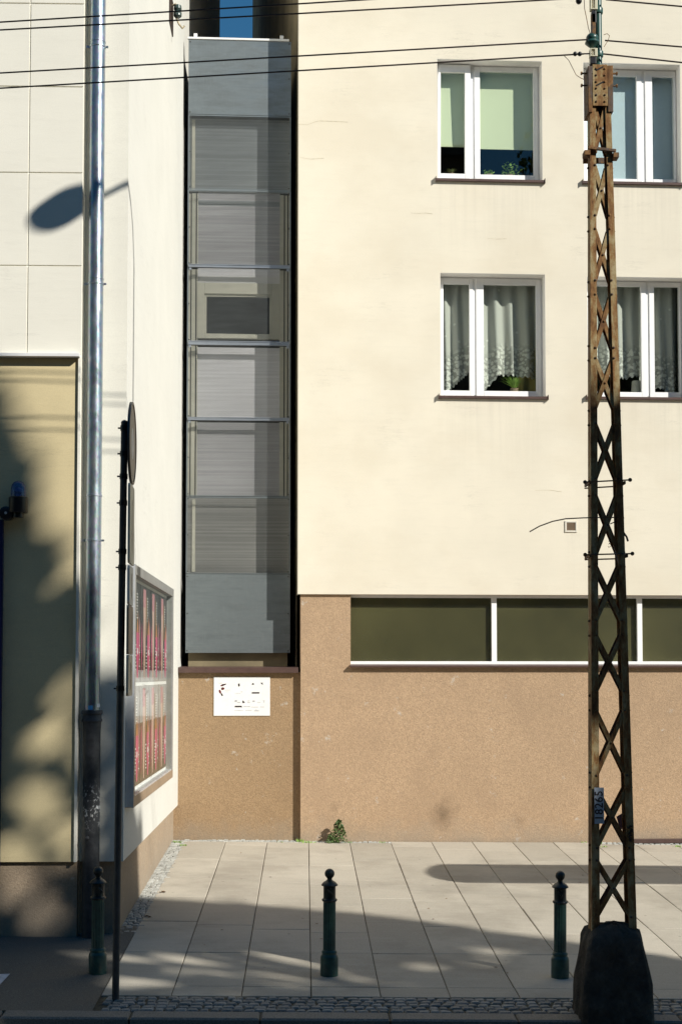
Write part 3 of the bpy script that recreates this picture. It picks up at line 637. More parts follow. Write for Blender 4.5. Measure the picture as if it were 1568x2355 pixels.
# plaque
a,b,c,d=rect(492,1557,621,1646,dep=.11); pw=b-a; ph=d-c
pq=empty('information_board',CORNER+EX*a+EY*.11+Vector((0,0,c)),TH,'white sponsor board with rows of small logos on the tan wall','information board')
m=MB(); m.box(0,pw,-.010,-.001,0,ph); m.build('board','white_metal',pq,bevel=.001)
PX=lambda zx:(zx-502)/440*pw; PZ=lambda zy:(1890-zy)/307*ph
def mark(mb,pts,y=-.0125):
    mb.add([(PX(x),y,PZ(z)) for x,z in pts],[tuple(range(len(pts)))])
rm=MB(); mark(rm,[(555,1648),(575,1638),(600,1636),(598,1642),(575,1653),(558,1657)]); mark(rm,[(560,1668),(575,1664),(587,1672),(580,1684),(566,1686),(560,1678)]); mark(rm,[(541,1688),(550,1683),(558,1696),(561,1712),(552,1714),(543,1702)]); split(rm.build('brush_mark','red_print',pq))
bmk=MB(); mark(bmk,[(566,1640),(598,1637),(590,1646),(568,1652)],-.0135); mark(bmk,[(556,1714),(566,1712),(575,1730),(566,1735)]); mark(bmk,[(564,1670),(572,1667),(572,1680),(566,1680)],-.0135)
mark(bmk,[(727,1770),(733,1770),(747,1788),(738,1786),(736,1790),(727,1788)]); mark(bmk,[(667,1811),(722,1811),(722,1825),(715,1822),(667,1822)]); mark(bmk,[(692,1636),(703,1634),(706,1650),(700,1660),(693,1652)])
mark(bmk,[(800,1637),(808,1630),(818,1637),(815,1644),(802,1644)]); mark(bmk,[(872,1624),(878,1630),(890,1626),(882,1634),(890,1644),(880,1640),(872,1634)])
mark(bmk,[(800,1703),(860,1703),(858,1714),(800,1714)]); split(bmk.build('logo','black_print',pq))
gp=MB(); R2=random.Random(3)
for (xa,xb,zy,h) in ((538,570,1631,3),(590,632,1686,3),(590,620,1700,3),(670,712,1712,3),(715,725,1700,7),(767,786,1772,5),(767,786,1784,5),(668,684,1772,14),(686,712,1783,6),(806,824,1774,12),(843,868,1784,4),(887,903,1770,3),(893,898,1780,12),(736,786,1817,6),(797,850,1821,5),(866,898,1820,5),(665,735,1848,4),(750,800,1847,4),(818,856,1850,6),(830,840,1842,4)):
    x=xa
    while x<xb:
        w=R2.uniform(1.5,3.6); mark(gp,[(x,zy-h*R2.uniform(.3,.5)),(min(x+w,xb),zy-h*R2.uniform(.3,.5)),(min(x+w,xb),zy+h*.45),(x,zy+h*.45)]); x+=w+R2.uniform(.8,1.8)
gp.build('small_print','grey_print',pq)

# ------------------------------------------------------------------ the narrow house
HD=.31
nh=empty('narrow_house',CORNER,TH,'very narrow infill house clad in grey aluminium between the two buildings','house')
hx0,hx1=fac(430,900,HD)[0],fac(668,900,HD)[0]
vs_=[93,265,437,612,788,963,1142,1320,1502]; zz=[fac(550,v,HD)[1] for v in vs_]
kinds=['solid','perf','perf','perf','perf','perf','perf','solid']
for i,kd in enumerate(kinds):
    m=MB(); m.box(hx0,hx1,HD,HD+.003,zz[i+1]+.003,zz[i]-.003)
    if kd=='solid': 
        m.box(hx0,hx0+.003,HD+.003,HD+.04,zz[i+1]+.003,zz[i]-.003); m.box(hx1-.003,hx1,HD+.003,HD+.04,zz[i+1]+.003,zz[i]-.003)
    p=m.build('cladding_panel','aluminium_sheet' if kd=='solid' else 'perforated_aluminium',nh)
    s=MB()
    if kd=='perf':
        # solid margin frame of the perforated sheet
        e2=.016
        s.box(hx0-.001,hx0+e2,HD-.002,HD,zz[i+1]+.003,zz[i]-.003); s.box(hx1-e2,hx1+.001,HD-.002,HD,zz[i+1]+.003,zz[i]-.003)
        s.box(hx0+e2,hx1-e2,HD-.002,HD,zz[i]-.003-e2,zz[i]-.003); s.box(hx0+e2,hx1-e2,HD-.002,HD,zz[i+1]+.003,zz[i+1]+.003+e2*.6); s.build('panel_edge','aluminium_sheet',p)
        s=MB()
    for x in (hx0+.022,hx1-.022):
        for z in (zz[i]-.03,zz[i+1]+.03,(zz[i]+zz[i+1])/2):
            s.lathe([(.009,0),(.008,-.003),(.004,-.005)],10,(x,HD-.001,z),'y')
    split(s.build('screw','dark_grey_paint',p))
for i,(a,b) in ((3,(612,619)),(4,(785,796)),(5,(962,969))):
    z=zz[i]; m=MB(); h=.026 if i!=4 else .036
    m.box(hx0+.012,hx1-.012,HD-.022,HD-.003,z-h,z+.012); m.box(hx0+.012,hx1-.012,HD-.03,HD-.022,z+.002,z+.012); m.build('beam','aluminium_beam',nh,bevel=.003)
    m=MB()
    for x in (hx0+.02,hx1-.05): m.box(x,x+.03,HD-.012,HD-.0025,z-h-.03,z-h-.001)
    split(m.build('bracket','aluminium_beam',nh))
# framing and infill behind the screens
yi=HD+.13
for i in range(2,6):
    zt,zb=zz[i]-.02,zz[i+1]+.02
    fm=MB()
    for (u0,u1,dy) in ((431,437,0),(440,449,.01),(452,454,.02),(643,652,.01),(655,660,0),(663,667,0)):
        a=fac(u0,900,yi)[0]; b=fac(u1,900,yi)[0]; fm.box(a,b,yi-.02-dy,yi+.02,zb,zt)
    split(fm.build('frame_post','wood_frame',nh))
a0,b0=fac(454,900,yi)[0],fac(643,900,yi)[0]
def infill(v0,v1,mat,name='infill_panel'):
    z1=fac(550,v0,yi)[1]; z0=fac(550,v1,yi)[1]; m=MB(); m.box(a0,b0,yi,yi+.01,z0,z1); m.build(name,mat,nh)
infill(440,462,'polycarbonate_grey'); infill(462,474,'ribbed_slate'); infill(474,614,'polycarbonate_grey')
infill(618,636,'polycarbonate_white'); infill(800,960,'polycarbonate_white'); infill(972,1140,'polycarbonate_grey')
m=MB(); z1,z0=fac(550,636,yi)[1],fac(550,652,yi)[1]; m.box(a0,b0,yi-.01,yi+.01,z0,z1); m.build('lintel','white_metal',nh)
# the window in the fourth bay
wf=empty('window'); wf.parent=nh
wx0,wx1=a0,b0; gx0,gx1=fac(470,725,yi)[0],fac(625,725,yi)[0]; gz1,gz0=fac(550,678,yi)[1],fac(550,771,yi)[1]
zt,zb=fac(550,652,yi)[1],fac(550,780,yi)[1]
m=MB(); m.box(wx0,gx0,yi-.025,yi+.03,zb,zt); m.box(gx1,wx1,yi-.025,yi+.03,zb,zt); m.box(gx0,gx1,yi-.025,yi+.03,gz1,zt); m.box(gx0,gx1,yi-.025,yi+.03,zb,gz0)
m.build('frame','wood_frame',wf,bevel=.006)
m=MB(); t=.028; m.box(gx0,gx0+t,yi-.005,yi+.03,gz0,gz1); m.box(gx1-t,gx1,yi-.005,yi+.03,gz0,gz1); m.box(gx0+t,gx1-t,yi-.005,yi+.03,gz1-t,gz1); m.box(gx0+t,gx1-t,yi-.005,yi+.03,gz0,gz0+t*.6); m.build('sash','wood_frame',wf,bevel=.004)
m=MB(); m.box(gx0+t,gx1-t,yi+.012,yi+.018,gz0+t*.6,gz1-t); m.build('pane','dark_window_glass',wf)
m=MB(); m.box(hx0+.01,hx1-.01,yi-.03,yi-.0,zz[1]+.0-.9,zz[1]-.02); 
m=MB(); m.box(hx0+.012,hx1-.012,yi-.02,yi,zz[2]+.01,zz[1]-.01); m.build('backing_sheet','ribbed_slate',nh)
m=MB(); m.box(hx0+.012,hx1-.012,yi-.02,yi,zz[7]+.01,zz[6]-.01); m.build('backing_sheet','ribbed_dark',nh)
m=MB(); 
for x in (fac(446,1200,yi-.02)[0],): m.box(x-.02,x+.02,yi-.035,yi-.021,zz[7]+.03,zz[6]-.03)
m.build('batten','wood_frame',nh)
m=MB(); xm=fac(446,300,yi-.02)[0]; m.box(xm-.02,xm+.02,yi-.035,yi-.021,zz[2]+.03,zz[1]-.03); m.build('batten','wood_frame',nh)
# body, tapering with the gap
zb=fac(550,1540,HD+.2)[1]; m=MB(); y0,y1=yi+.04,7.6; zt=zz[0]-.12; X0,X1=hx0+.03,hx1-.03; k0,k1=-1.28,-.62
m.add([(X0,y0,zb-.2),(X1,y0,zb-.2),(k1,y1,zb-.2),(k0,y1,zb-.2),(X0,y0,zt),(X1,y0,zt),(k1,y1,zt-.4),(k0,y1,zt-.4)],[(0,3,2,1),(4,5,6,7),(0,1,5,4),(1,2,6,5),(2,3,7,6),(3,0,4,7)]); m.build('body','dark_grey_paint',nh)
m=MB(); m.box(X0+.0,X1,HD+.1,y0-.002,fac(550,1531,HD)[1]-.05,zz[8]+.05); m.build('floor_edge','gap_wall',nh)
# top rail
ra,rb=fac(432,90,HD)[0],fac(665,90,HD)[0]; rt=fac(550,88,HD)[1]
m=MB(); m.box(ra,rb,HD-.012,HD+.03,zz[0]+.002,rt); m.build('top_rail','white_metal',nh,bevel=.003)
for u in (450,648):
    x=fac(u,85,HD)[0]; m=MB(); m.box(x-.022,x+.022,HD-.01,HD+.03,rt,rt+.045); m.build('rail_post','white_metal',nh,bevel=.003)

# ------------------------------------------------------------------ corner building on the left
cb=empty('corner_building',(0,0,0),0,'white panelled corner building with tan lower wall at the left edge','building')
YF=11.80; YR=11.96; XS=-1.505
xe=aty(183,1200,YF).x; xg=aty(66,500,YF).x
zfl=aty(90,822,YF).z; zbt=aty(90,1983,YF).z
zs=[aty(100,v,YF).z for v in (-180,8,199,397,611)]+[zfl+.02]
m=MB(); zs=[18,zs[0]+.8]+zs
xcols=[-9,xg-4.2,xg-2.8,xg-1.4,xg,xe]
for a,b in zip(xcols,xcols[1:]):
    for t,bz in zip(zs,zs[1:]):
        g=.0035; e=.003
        x0,x1,z0,z1=a+g,b-(g if b<xe-.01 else 0),bz+g,t-g
        m.add([(x0,YF+.01,z0),(x1,YF+.01,z0),(x1,YF+.01,z1),(x0,YF+.01,z1),(x0+e,YF,z0+e),(x1-(e if b<xe-.01 else 0),YF,z0+e),(x1-(e if b<xe-.01 else 0),YF,z1-e),(x0+e,YF,z1-e)],[(4,5,6,7),(0,1,5,4),(1,2,6,5),(2,3,7,6),(3,0,4,7)])
m.box(-9,xe,YF+.008,YR,zfl,18); m.build('panelled_wall','white_plaster',cb)
m=MB(); m.box(-9,xe-.02,YF+.02,YR,zbt,zfl); m.build('tan_wall','tan_plaster',cb)
m=MB(); m.box(xe-.02,xe+.001,YF-.002,YR,zbt,zfl-.001); m.build('corner_trim','white_plaster',cb)
m=MB(); m.box(-9,xe-.005,YF-.05,YF+.02,zfl,zfl+.028); m.build('flashing','white_metal',cb,bevel=.002)
m=MB(); m.box(-9,xe+.0,YF+.055,YR,-.6,zbt-.002); m.box(-9,xe,YR,YR+.01,-.6,zbt-.002); m.build('plinth','grey_pebble_render',cb)
# recessed strip, side wall
m=MB(); m.quad((xe-.01,YR,.45),(XS,YR,.45),(XS,YR,18),(xe-.01,YR,18)); m.quad((-9,YR,18),(XS,YR,18),(XS,24.6,18),(-9,24.6,18)); m.quad((xe-.01,YR,.45),(XS,YR,.45),(XS,YR+.05,.45),(xe-.01,YR+.05,.45)); m.build('recess_wall','white_plaster',cb)
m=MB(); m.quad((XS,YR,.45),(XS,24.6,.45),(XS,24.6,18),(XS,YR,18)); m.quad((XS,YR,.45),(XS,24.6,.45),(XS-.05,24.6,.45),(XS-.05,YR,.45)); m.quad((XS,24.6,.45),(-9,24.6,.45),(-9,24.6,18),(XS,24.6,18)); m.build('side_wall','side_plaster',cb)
m=MB(); m.quad((xe-.01,YR+.04,-.6),(XS-.05,YR+.04,-.6),(XS-.05,YR+.04,.452),(xe-.01,YR+.04,.452)); m.quad((XS-.05,YR+.04,-.6),(XS-.05,24.6,-.6),(XS-.05,24.6,.452),(XS-.05,YR+.04,.452)); m.build('side_plinth','grey_pebble_render',cb)
# blue edge at far left
p0=aty(-12,1600,YF-.03); m=MB(); m.box(p0.x-.3,aty(3,1600,YF-.03).x,YF-.03,YF+.02,aty(0,2010,YF-.03).z,aty(0,1195,YF-.03).z); o=m.build('door_panel','navy_paint',None); tag(o,'dark blue panel edge at the far left of the tan wall','panel')

# drainpipe
dp=aty(213,1600,YR-.10); yp=YR-.10; px_=dp.x
dpn=empty('drainpipe',(px_,yp,0),0,'galvanised rain pipe running down into a black cast iron base pipe','drainpipe')
zj=aty(213,1633,yp).z
m=MB(); m.tube([(0,0,zj),(0,0,6),(0,0,17)],.0635,32); m.build('pipe','galvanised',dpn,smooth=True)
for v in (105,650): 
    z=aty(213,v,yp).z; m=MB(); m.lathe([(.066,-.006),(.0665,0),(.066,.006)],28,(0,0,z+.03)); m.build('seam','galvanised',dpn,smooth=True)
for v in (653,1140,1243,108):
    z=aty(213,v,yp).z; m=MB(); m.lathe([(.0665,-.009),(.069,-.007),(.069,.007),(.0665,.009)],28,(0,0,z))
    if v!=1140: m.box(-.10,-.066,-.005,.006,z-.01,z+.01); m.box(.066,.088,-.004,.004,z-.008,z+.008); m.lathe([(.007,-.012),(.007,.012)],8,(.082,0,z),'y')
    m.bar((0,.05,z),(0,.1,z),.012,.012); m.build('clamp','galvanised',dpn,smooth=True)
zg=gz(px_,yp); m=MB()
m.lathe([(.082,zj+.0),(.086,zj-.012),(.086,zj-.03),(.078,zj-.036),(.078,zj-.07),(.084,zj-.078),(.084,zj-.092),(.076,zj-.10),(.073,zj-.14),(.071,zj-.17),(.070,zg)],28)
m.build('cast_iron_pipe','cast_iron',dpn,smooth=True)
m=MB(); z=aty(205,1925,yp).z; m.lathe([(.016,0),(.016,-.012),(.008,-.02)],12,(-.02,-.068,z),'y'); m.build('bolt','cast_iron',dpn)
for (u,v,w,h,mt,l) in ((211,1627,.04,.035,'blue_sticker','blue'),(229,1622,.05,.03,'white_metal','white')):
    q=aty(u,v,yp); a=math.asin(max(-.9,min(.9,(q.x-px_)/.0635))); m=MB(); n=5; da=w/.0635/2
    pts=[(.0645*sin(a-da+2*da*i/n),-.0645*cos(a-da+2*da*i/n)) for i in range(n+1)]
    for i in range(n): m.quad((pts[i][0],pts[i][1],q.z-h/2),(pts[i+1][0],pts[i+1][1],q.z-h/2),(pts[i+1][0],pts[i+1][1],q.z+h/2),(pts[i][0],pts[i][1],q.z+h/2))
    m.build('sticker',mt,dpn)

# beacon lamp and small camera on the tan wall
q=aty(43,1160,YF-.08); bc=empty('beacon_light',(q.x,YF-.08,q.z),0,'blue glass alarm beacon on black base on the tan wall','beacon')
m=MB(); m.lathe([(.062,.062),(.0625,.09),(.062,.13),(.055,.16),(.04,.182),(.02,.192),(.004,.195)],24); m.build('dome','blue_dome',bc,smooth=True)
m=MB(); m.lathe([(.075,-.07),(.078,-.06),(.078,.055),(.07,.062)],24); m.lathe([(.045,-.11),(.045,-.07)],16); m.box(-.03,.03,.0,.1,-.08,-.02); m.build('base','black_plastic',bc,smooth=True)
m=MB(); m.sphere((0,0,.11),.026,12); m.tube([(0,0,.062),(0,0,.09)],.012); m.build('bulb','white_metal',bc,smooth=True)
q=aty(15,1180,YF-.1); cm=empty('siren',(q.x,YF,q.z),0,'round black siren with a pale centre beside the blue beacon','siren')
m=MB(); m.lathe([(.05,.02),(.055,-.02),(.058,-.08),(.056,-.11),(.045,-.115)],24,(0,0,0),'y'); m.build('housing','black_plastic',cm,smooth=True)
m=MB(); m.lathe([(.012,-.118),(.011,-.122)],16,(0,0,0),'y'); m.build('lens','zinc_flashing',cm,smooth=True)

# cable insulator bracket at the top of the side wall
q=onplane(394,35,(XS,0,0),(1,0,0)); y=q.y; br=empty('wall_insulator',(XS,y,q.z),0,'rusty cable hook with dark insulator high on the white side wall','insulator')
m=MB(); m.box(0,.012,-.25,.15,-.18,.2); m.build('plate','wire_black',br)
m=MB(); m.tube([(.0,-.0,.10),(.05,-.02,.12),(.085,-.02,.05),(.085,-.02,-.02)],.012); m.tube([(.06,-.02,-.04),(.09,-.02,-.11),(.13,-.02,-.16),(.15,-.02,-.13)],.011); m.build('hook','porcelain',br,smooth=True)
m=MB(); m.lathe([(.02,.11),(.04,.10),(.045,.06),(.03,.04),(.045,.02),(.045,-.02),(.025,-.04)],16,(.075,-.02,0)); m.build('insulator','ceramic_dark',br,smooth=True)

# ------------------------------------------------------------------ poster case on the side wall
y0,y1,zb,zt=12.06,15.62,.885,2.94; X0,X1=XS+.002,XS+.072
pc=empty('poster_case',(XS,y0,zb),0,'long silver framed poster case mounted on the white side wall','poster case')
def L(m,x0,x1,ya,yb,za,zb2): return m.box(x0-XS,x1-XS,ya-y0,yb-y0,za-zb,zb2-zb)
m=MB(); L(m,X0,X1,y0,y1,zt-.085,zt); m.build('top_frame','grey_frame',pc,bevel=.003)
m.__init__(); L(m,X0,X1,y0,y1,zb,zb+.085); m.build('bottom_frame','tan_plate',pc,bevel=.003)
for (a,b) in ((y0+.001,y0+.09),(y1-.13,y1-.001)):
    m=MB(); L(m,X0,X1-.001,a,b,zb+.085,zt-.085); m.build('side_frame','grey_frame',pc,bevel=.003)
m=MB(); L(m,X0,X1+.0,y0-.003,y0,zb+.004,zt-.004); m.build('end_cap','zinc_flashing',pc)
m=MB(); L(m,X0,X0+.006,y0+.09,y1-.13,zb+.085,zt-.085); m.build('back_panel','white_metal',pc)
m=MB(); L(m,X0+.006,X1-.004,y0+.09,y1-.13,zb+.0851,zb+.10); m.build('ledge','zinc_flashing',pc)
m=MB(); L(m,X1-.012,X1-.008,y0+.09,y1-.13,zb+.101,zt-.086); m.build('glass','case_glass',pc)
ya,yb=y0+.10,y1-.14; za,zb_=zb+.12,zt-.10; zm=(za+zb_)/2; NC=4; pwid=(yb-ya)/NC
R3=random.Random(11)
names=['nearest','second','third','farthest']
for row in range(2):
    for c in range(NC):
        w=pwid-.03; hh=(zb_-za)/2-.03; yy=ya+pwid*c+.015; zz0=(zm+.015 if row==0 else za+.01)
        po=empty('poster',(X0+.008,yy,zz0),0,'%s poster of the %s in the wall case, pale face and pink lipstick'%(names[c],'upper row' if row==0 else 'lower row'),'poster','posters in the wall case')
        m=MB(); m.box(0,.002,0,w,0,hh); m.build('sheet','poster_dark' if row==0 else 'poster_brown',po)
        if row==1:
            m=MB(); m.box(.0021,.003,0,w,hh*.62,hh); m.build('upper_print','poster_silver',po)
        else:
            m=MB(); m.box(.0021,.003,0,w,0,hh*.12); m.build('lower_print','poster_silver',po)
        # pale face with neck
        fw=w*.125; fc=w*(.26,.38,.30,.36)[c]; m=MB(); n=18; L1=[];L2=[]
        for i in range(n+1):
            s=i/n; wd=fw*(.35+.65*min(1,(s/.42)) if s<.42 else 1-.08*sin((s-.42)*9)); zc_=hh*(.03+.93*s)
            L1.append((.0034,fc-wd,zc_)); L2.append((.0034,fc+wd,zc_))
        for i in range(n): m.quad(L1[i],L2[i],L2[i+1],L1[i+1])
        m.build('pale_face','poster_skin',po)
        m=MB(); m.box(.0036,.0042,fc-fw,fc+fw,hh*.78,hh*.97); m.build('blush_band','poster_blush',po)
        # lipstick
        lc=w*(.74,.80,.70,.80)[c]; lh=hh*.62; lw_=w*.115; m=MB(); m.add([(.004,lc-lw_*.4,hh*.04),(.004,lc+lw_*.4,hh*.04),(.004,lc+lw_,hh*.25),(.004,lc+lw_,hh*.5),(.004,lc-lw_,hh*.5),(.004,lc-lw_,hh*.25)],[(0,1,2,3,4,5)]); m.build('lipstick','poster_pink',po)
        m=MB(); m.add([(.004,lc-lw_*.8,hh*.501),(.004,lc+lw_*.8,hh*.501),(.004,lc,hh*.70)],[(0,1,2)]); m.build('lipstick_tip','poster_orange',po)
        for l2,h2 in ((w*.12,.5),(w*.93,.56)):
            m=MB(); m.add([(.0041,l2-.008,hh*.1),(.0041,l2+.008,hh*.1),(.0041,l2+w*.045,hh*.28),(.0041,l2+w*.04,hh*h2),(.0041,l2,hh*(h2+.12)),(.0041,l2-w*.04,hh*h2),(.0041,l2-w*.045,hh*.28)],[tuple(range(7))]); m.build('lipstick','poster_pink' if l2<w*.5 else 'poster_blush',po)
        m=MB(); m.add([(.004,w*.53,hh*.45),(.004,w*.58,hh*.5),(.004,w*.58,hh*.88),(.004,w*.55,hh*.93),(.004,w*.52,hh*.8)],[(0,1,2,3,4)]); m.build('ochre_shape','poster_ochre',po)
        m=MB()
        for kx in range(9):
            z=hh*(.88-.03*kx); a=w*.62+R3.uniform(0,.01)
            m.box(.0043,.0046,a,a+w*R3.uniform(.05,.13),z,z+hh*.012)
        for kx in range(8):
            z=hh*(.12+.035*kx); a=w*.54; m.box(.0043,.0046,a,a+w*R3.uniform(.05,.11),z,z+hh*.014)
            if kx%2: m.box(.0043,.0046,w*.88,w*.96,z,z+hh*.01)
        m.box(.0043,.0046,lc-lw_*.3,lc+lw_*.4,hh*.28,hh*.34); m.build('lettering','poster_white',po)

# ------------------------------------------------------------------ traffic sign seen edge on
b=Vector(onground(266,2298)); t=aty(287,972,b.y); sg=empty('sign_post',b,0,'dark leaning sign post with edge-on round sign and small plates','sign post')
T=t-b
m=MB(); m.tube([(0,0,-.05),tuple(T*.5),tuple(T)],.0245,20); m.lathe([(.026,0),(.02,.012),(.003,.02)],16,tuple(T)); m.build('post','dark_grey_paint',sg,smooth=True)
def along(v): 
    s=(v-2298)/(972-2298); return T*s
for v in (985,1045,1098,1160,1273,1310,1590):
    c=along(v); m=MB(); m.lathe([(.029,-.018),(.029,.018)],20,tuple(c)); m.box(c.x-.045,c.x-.02,c.y-.008,c.y+.008,c.z-.005,c.z+.005); m.build('clamp','black_plastic',sg,smooth=True)
al=radians(2.1); n=Vector((cos(al),sin(al),0)); tv=Vector((-sin(al),cos(al),0))
def disc(mb,c,r,t0,t1,nn=40):
    vs=[]
    for tt in (t0,t1):
        for j in range(nn):
            a=2*pi*j/nn; vs.append(c+n*tt+tv*(r*cos(a))+Vector((0,0,r*sin(a))))
    mb.add(vs,[tuple(range(nn)),tuple(range(2*nn-1,nn-1,-1))]+[(j,(j+1)%nn,nn+(j+1)%nn,nn+j) for j in range(nn)])
cen=aty(303,1020,b.y)-b+Vector((.0,0,0)); cen.y=0; R0=.29
m=MB(); disc(m,cen,R0,-.006,.006); rs=m.build('round_sign','dark_grey_paint',sg,smooth=True)
m=MB(); 
vs=[];nn=40
for (r,tt) in ((R0,.007),(R0,.013),(R0-.02,.013),(R0-.02,.007)):
    for j in range(nn):
        a=2*pi*j/nn; vs.append(cen+n*tt+tv*(r*cos(a))+Vector((0,0,r*sin(a))))
m.add(vs,[(i*nn+j,i*nn+(j+1)%nn,(i+1)*nn+(j+1)%nn,(i+1)*nn+j) for i in range(3) for j in range(nn)]); m.build('rim','tan_plate',rs,smooth=True)
m=MB(); disc(m,cen,R0-.022,.0065,.0075); m.build('face','tan_plate',rs)  # aluminium sign back; the beige it reflects is painted as tan
m=MB(); disc(m,cen+Vector((0,0,.0)),.11,.0078,.0085); m.build('inner_face','poster_silver',rs)
def plate(v0,v1,w,mt,name,lab=None,u=302,strip=True):
    c0=aty(u,(v0+v1)/2,b.y)-b; c0.y=0; h=(v0-v1)/-3267*b.y; m=MB(); vs=[]
    for tt in (-.008,.008):
        for (a,z) in ((-w/2,-h/2+.02),(-w/2+.02,-h/2),(w/2-.02,-h/2),(w/2,-h/2+.02),(w/2,h/2-.02),(w/2-.02,h/2),(-w/2+.02,h/2),(-w/2,h/2-.02)): vs.append(c0+n*tt+tv*a+Vector((0,0,z)))
    m.add(vs,[tuple(range(7,-1,-1)),tuple(range(8,16))]+[(j,(j+1)%8,8+(j+1)%8,8+j) for j in range(8)]); o=m.build(name,mt,sg)
    if lab: o['label']=lab
    if strip:
        m=MB(); vs=[c0+n*.0095+tv*a+Vector((0,0,z)) for a,z in ((-w*.1,-h*.1),(w*.05,-h*.38),(w*.15,-h*.1),(w*.08,-h*.1),(w*.06,h*.32),(-w*.06,h*.32),(-w*.04,-h*.1))]; m.add(vs,[tuple(range(7))]); m.build('arrow','tan_plate',o)
    return o
plate(1117,1298,.36,'beige_plate','upper_plate','tall beige rounded plate')
plate(1303,1392,.30,'cream_plate','lower_plate','small white plate with dark arrow',u=300)
plate(1394,1505,.36,'tan_plate','lower_plate','brown plate',u=299,strip=False)
plate(1507,1600,.34,'beige_plate','lower_plate','lowest pale plate',u=298)

# ------------------------------------------------------------------ bollards
def bollard_proto():
    r=empty('bollard')
    m=MB(); m.lathe([(.066,0),(.0665,.01),(.0665,.135),(.063,.15),(.055,.158),(.054,.165),(.057,.172),(.057,.18),(.050,.19)],36); m.build('base','green_paint',r,smooth=True)
    m=MB(); m.lathe([(.046,.188),(.046,.20),(.046,.52),(.046,.545)],32,flute=(1,2)); m.build('fluted_shaft','green_paint',r,smooth=True)
    m=MB(); m.lathe([(.047,.545),(.055,.552),(.058,.558),(.055,.566),(.047,.57),(.0455,.575),(.0455,.655),(.048,.66)],36); m.build('collar','shaded_green_paint',r,smooth=True)
    m=MB(); m.lathe([(.048,.66),(.060,.664),(.062,.67),(.058,.676),(.045,.69),(.028,.70),(.019,.708),(.018,.716),(.022,.722)],32); m.build('cap','shaded_green_paint',r,smooth=True)
    m=MB(); m.sphere((0,0,.752),.037,24); m.build('ball','shaded_green_paint',r,smooth=True)
    m=MB()  # raised emblem
    pts=[]
    for i in range(13):
        s=i/12; pts.append((.014*sin(s*5.2),-.0465-.001,.59+.055*s))
    m.tube(pts,[.003+.004*sin(pi*i/12) for i in range(13)],8); m.sphere((.004,-.048,.650),.007,10); m.tube([(.004,-.048,.638),(.018,-.045,.647)],.003,6); m.tube([(.0,-.048,.632),(-.016,-.045,.630)],.004,6); m.build('emblem','shaded_green_paint',r,smooth=True)
    return r
bp=bollard_proto()
for i,(x,y,l) in enumerate(((-1.524,10.67,'green bollard with ball top beside the drainpipe, leftmost of three'),(.186,10.655,'green fluted bollard with ball top in the middle of the pavement'),(1.902,10.652,'dark ball-topped bollard beside the lattice pole'))):
    o=bp if i==0 else copy_tree(bp); o.location=(x,y,gz(x,y)-.004); o.rotation_euler=((.008,.0,-.006)[i],(-.006,.004,.009)[i],(.5,.0,-.2)[i]); tag(o,l,'bollard','bollards along the kerb')

# ------------------------------------------------------------------ lattice pole with tube and street lamp
YP=9.58
def PP(u,v,y=YP): return aty(u,v,y)
base=PP(1412,2330); px0=base.x
lp=empty('lattice_pole',(px0,YP,gz(px0,YP)),0,'tall rusty riveted lattice steel pole on a rough concrete block','utility pole')
O=Vector((px0,YP,gz(px0,YP)))
zt=PP(1380,235).z; zb=gz(px0,YP)+.45
def lin(v): # outer x of left and right legs, at photo row v
    s=(v-274)/(2088-274); return PP(1356+4.5*s,v).x,PP(1405+57*s,v).x
def zx(z):  # by height
    zA=PP(1356,274).z; zB=PP(1360,2088).z; s=(z-zA)/(zB-zA)
    a0,b0=lin(274); a1,b1=lin(2088); return a0+(a1-a0)*s,b0+(b1-b0)*s
dpth=.13; fl=.053; th=.008
zlo,zhi=gz(px0,YP)+.35,zt
def loc(x,y,z): return (x-O.x,y-O.y,z-O.z)
for side in (0,1):
    m=MB(); sg_=1 if side==0 else -1
    xa=zx(zlo)[side]; xb=zx(zhi)[side]
    def seg(o0,o1,ya,yb):
        u1=.040 if o1==fl else o1; yc=ya-(dpth-.085)/1 if ya>.05 else ya; yd=yb-(dpth-.085) if yb>.05 else yb
        A=[loc(xa+sg_*o0,YP+ya,zlo),loc(xa+sg_*o1,YP+ya,zlo),loc(xa+sg_*o1,YP+yb,zlo),loc(xa+sg_*o0,YP+yb,zlo)]
        B=[loc(xb+sg_*o0,YP+yc,zhi),loc(xb+sg_*u1,YP+yc,zhi),loc(xb+sg_*u1,YP+yd,zhi),loc(xb+sg_*o0,YP+yd,zhi)]
        m.add(A+B,[(0,1,2,3),(4,5,6,7),(0,1,5,4),(1,2,6,5),(2,3,7,6),(3,0,4,7)])
    seg(0,th,0,dpth); seg(th,fl,0,th); seg(th,fl,dpth-th,dpth)
    m.build('channel','rusty_steel',lp)
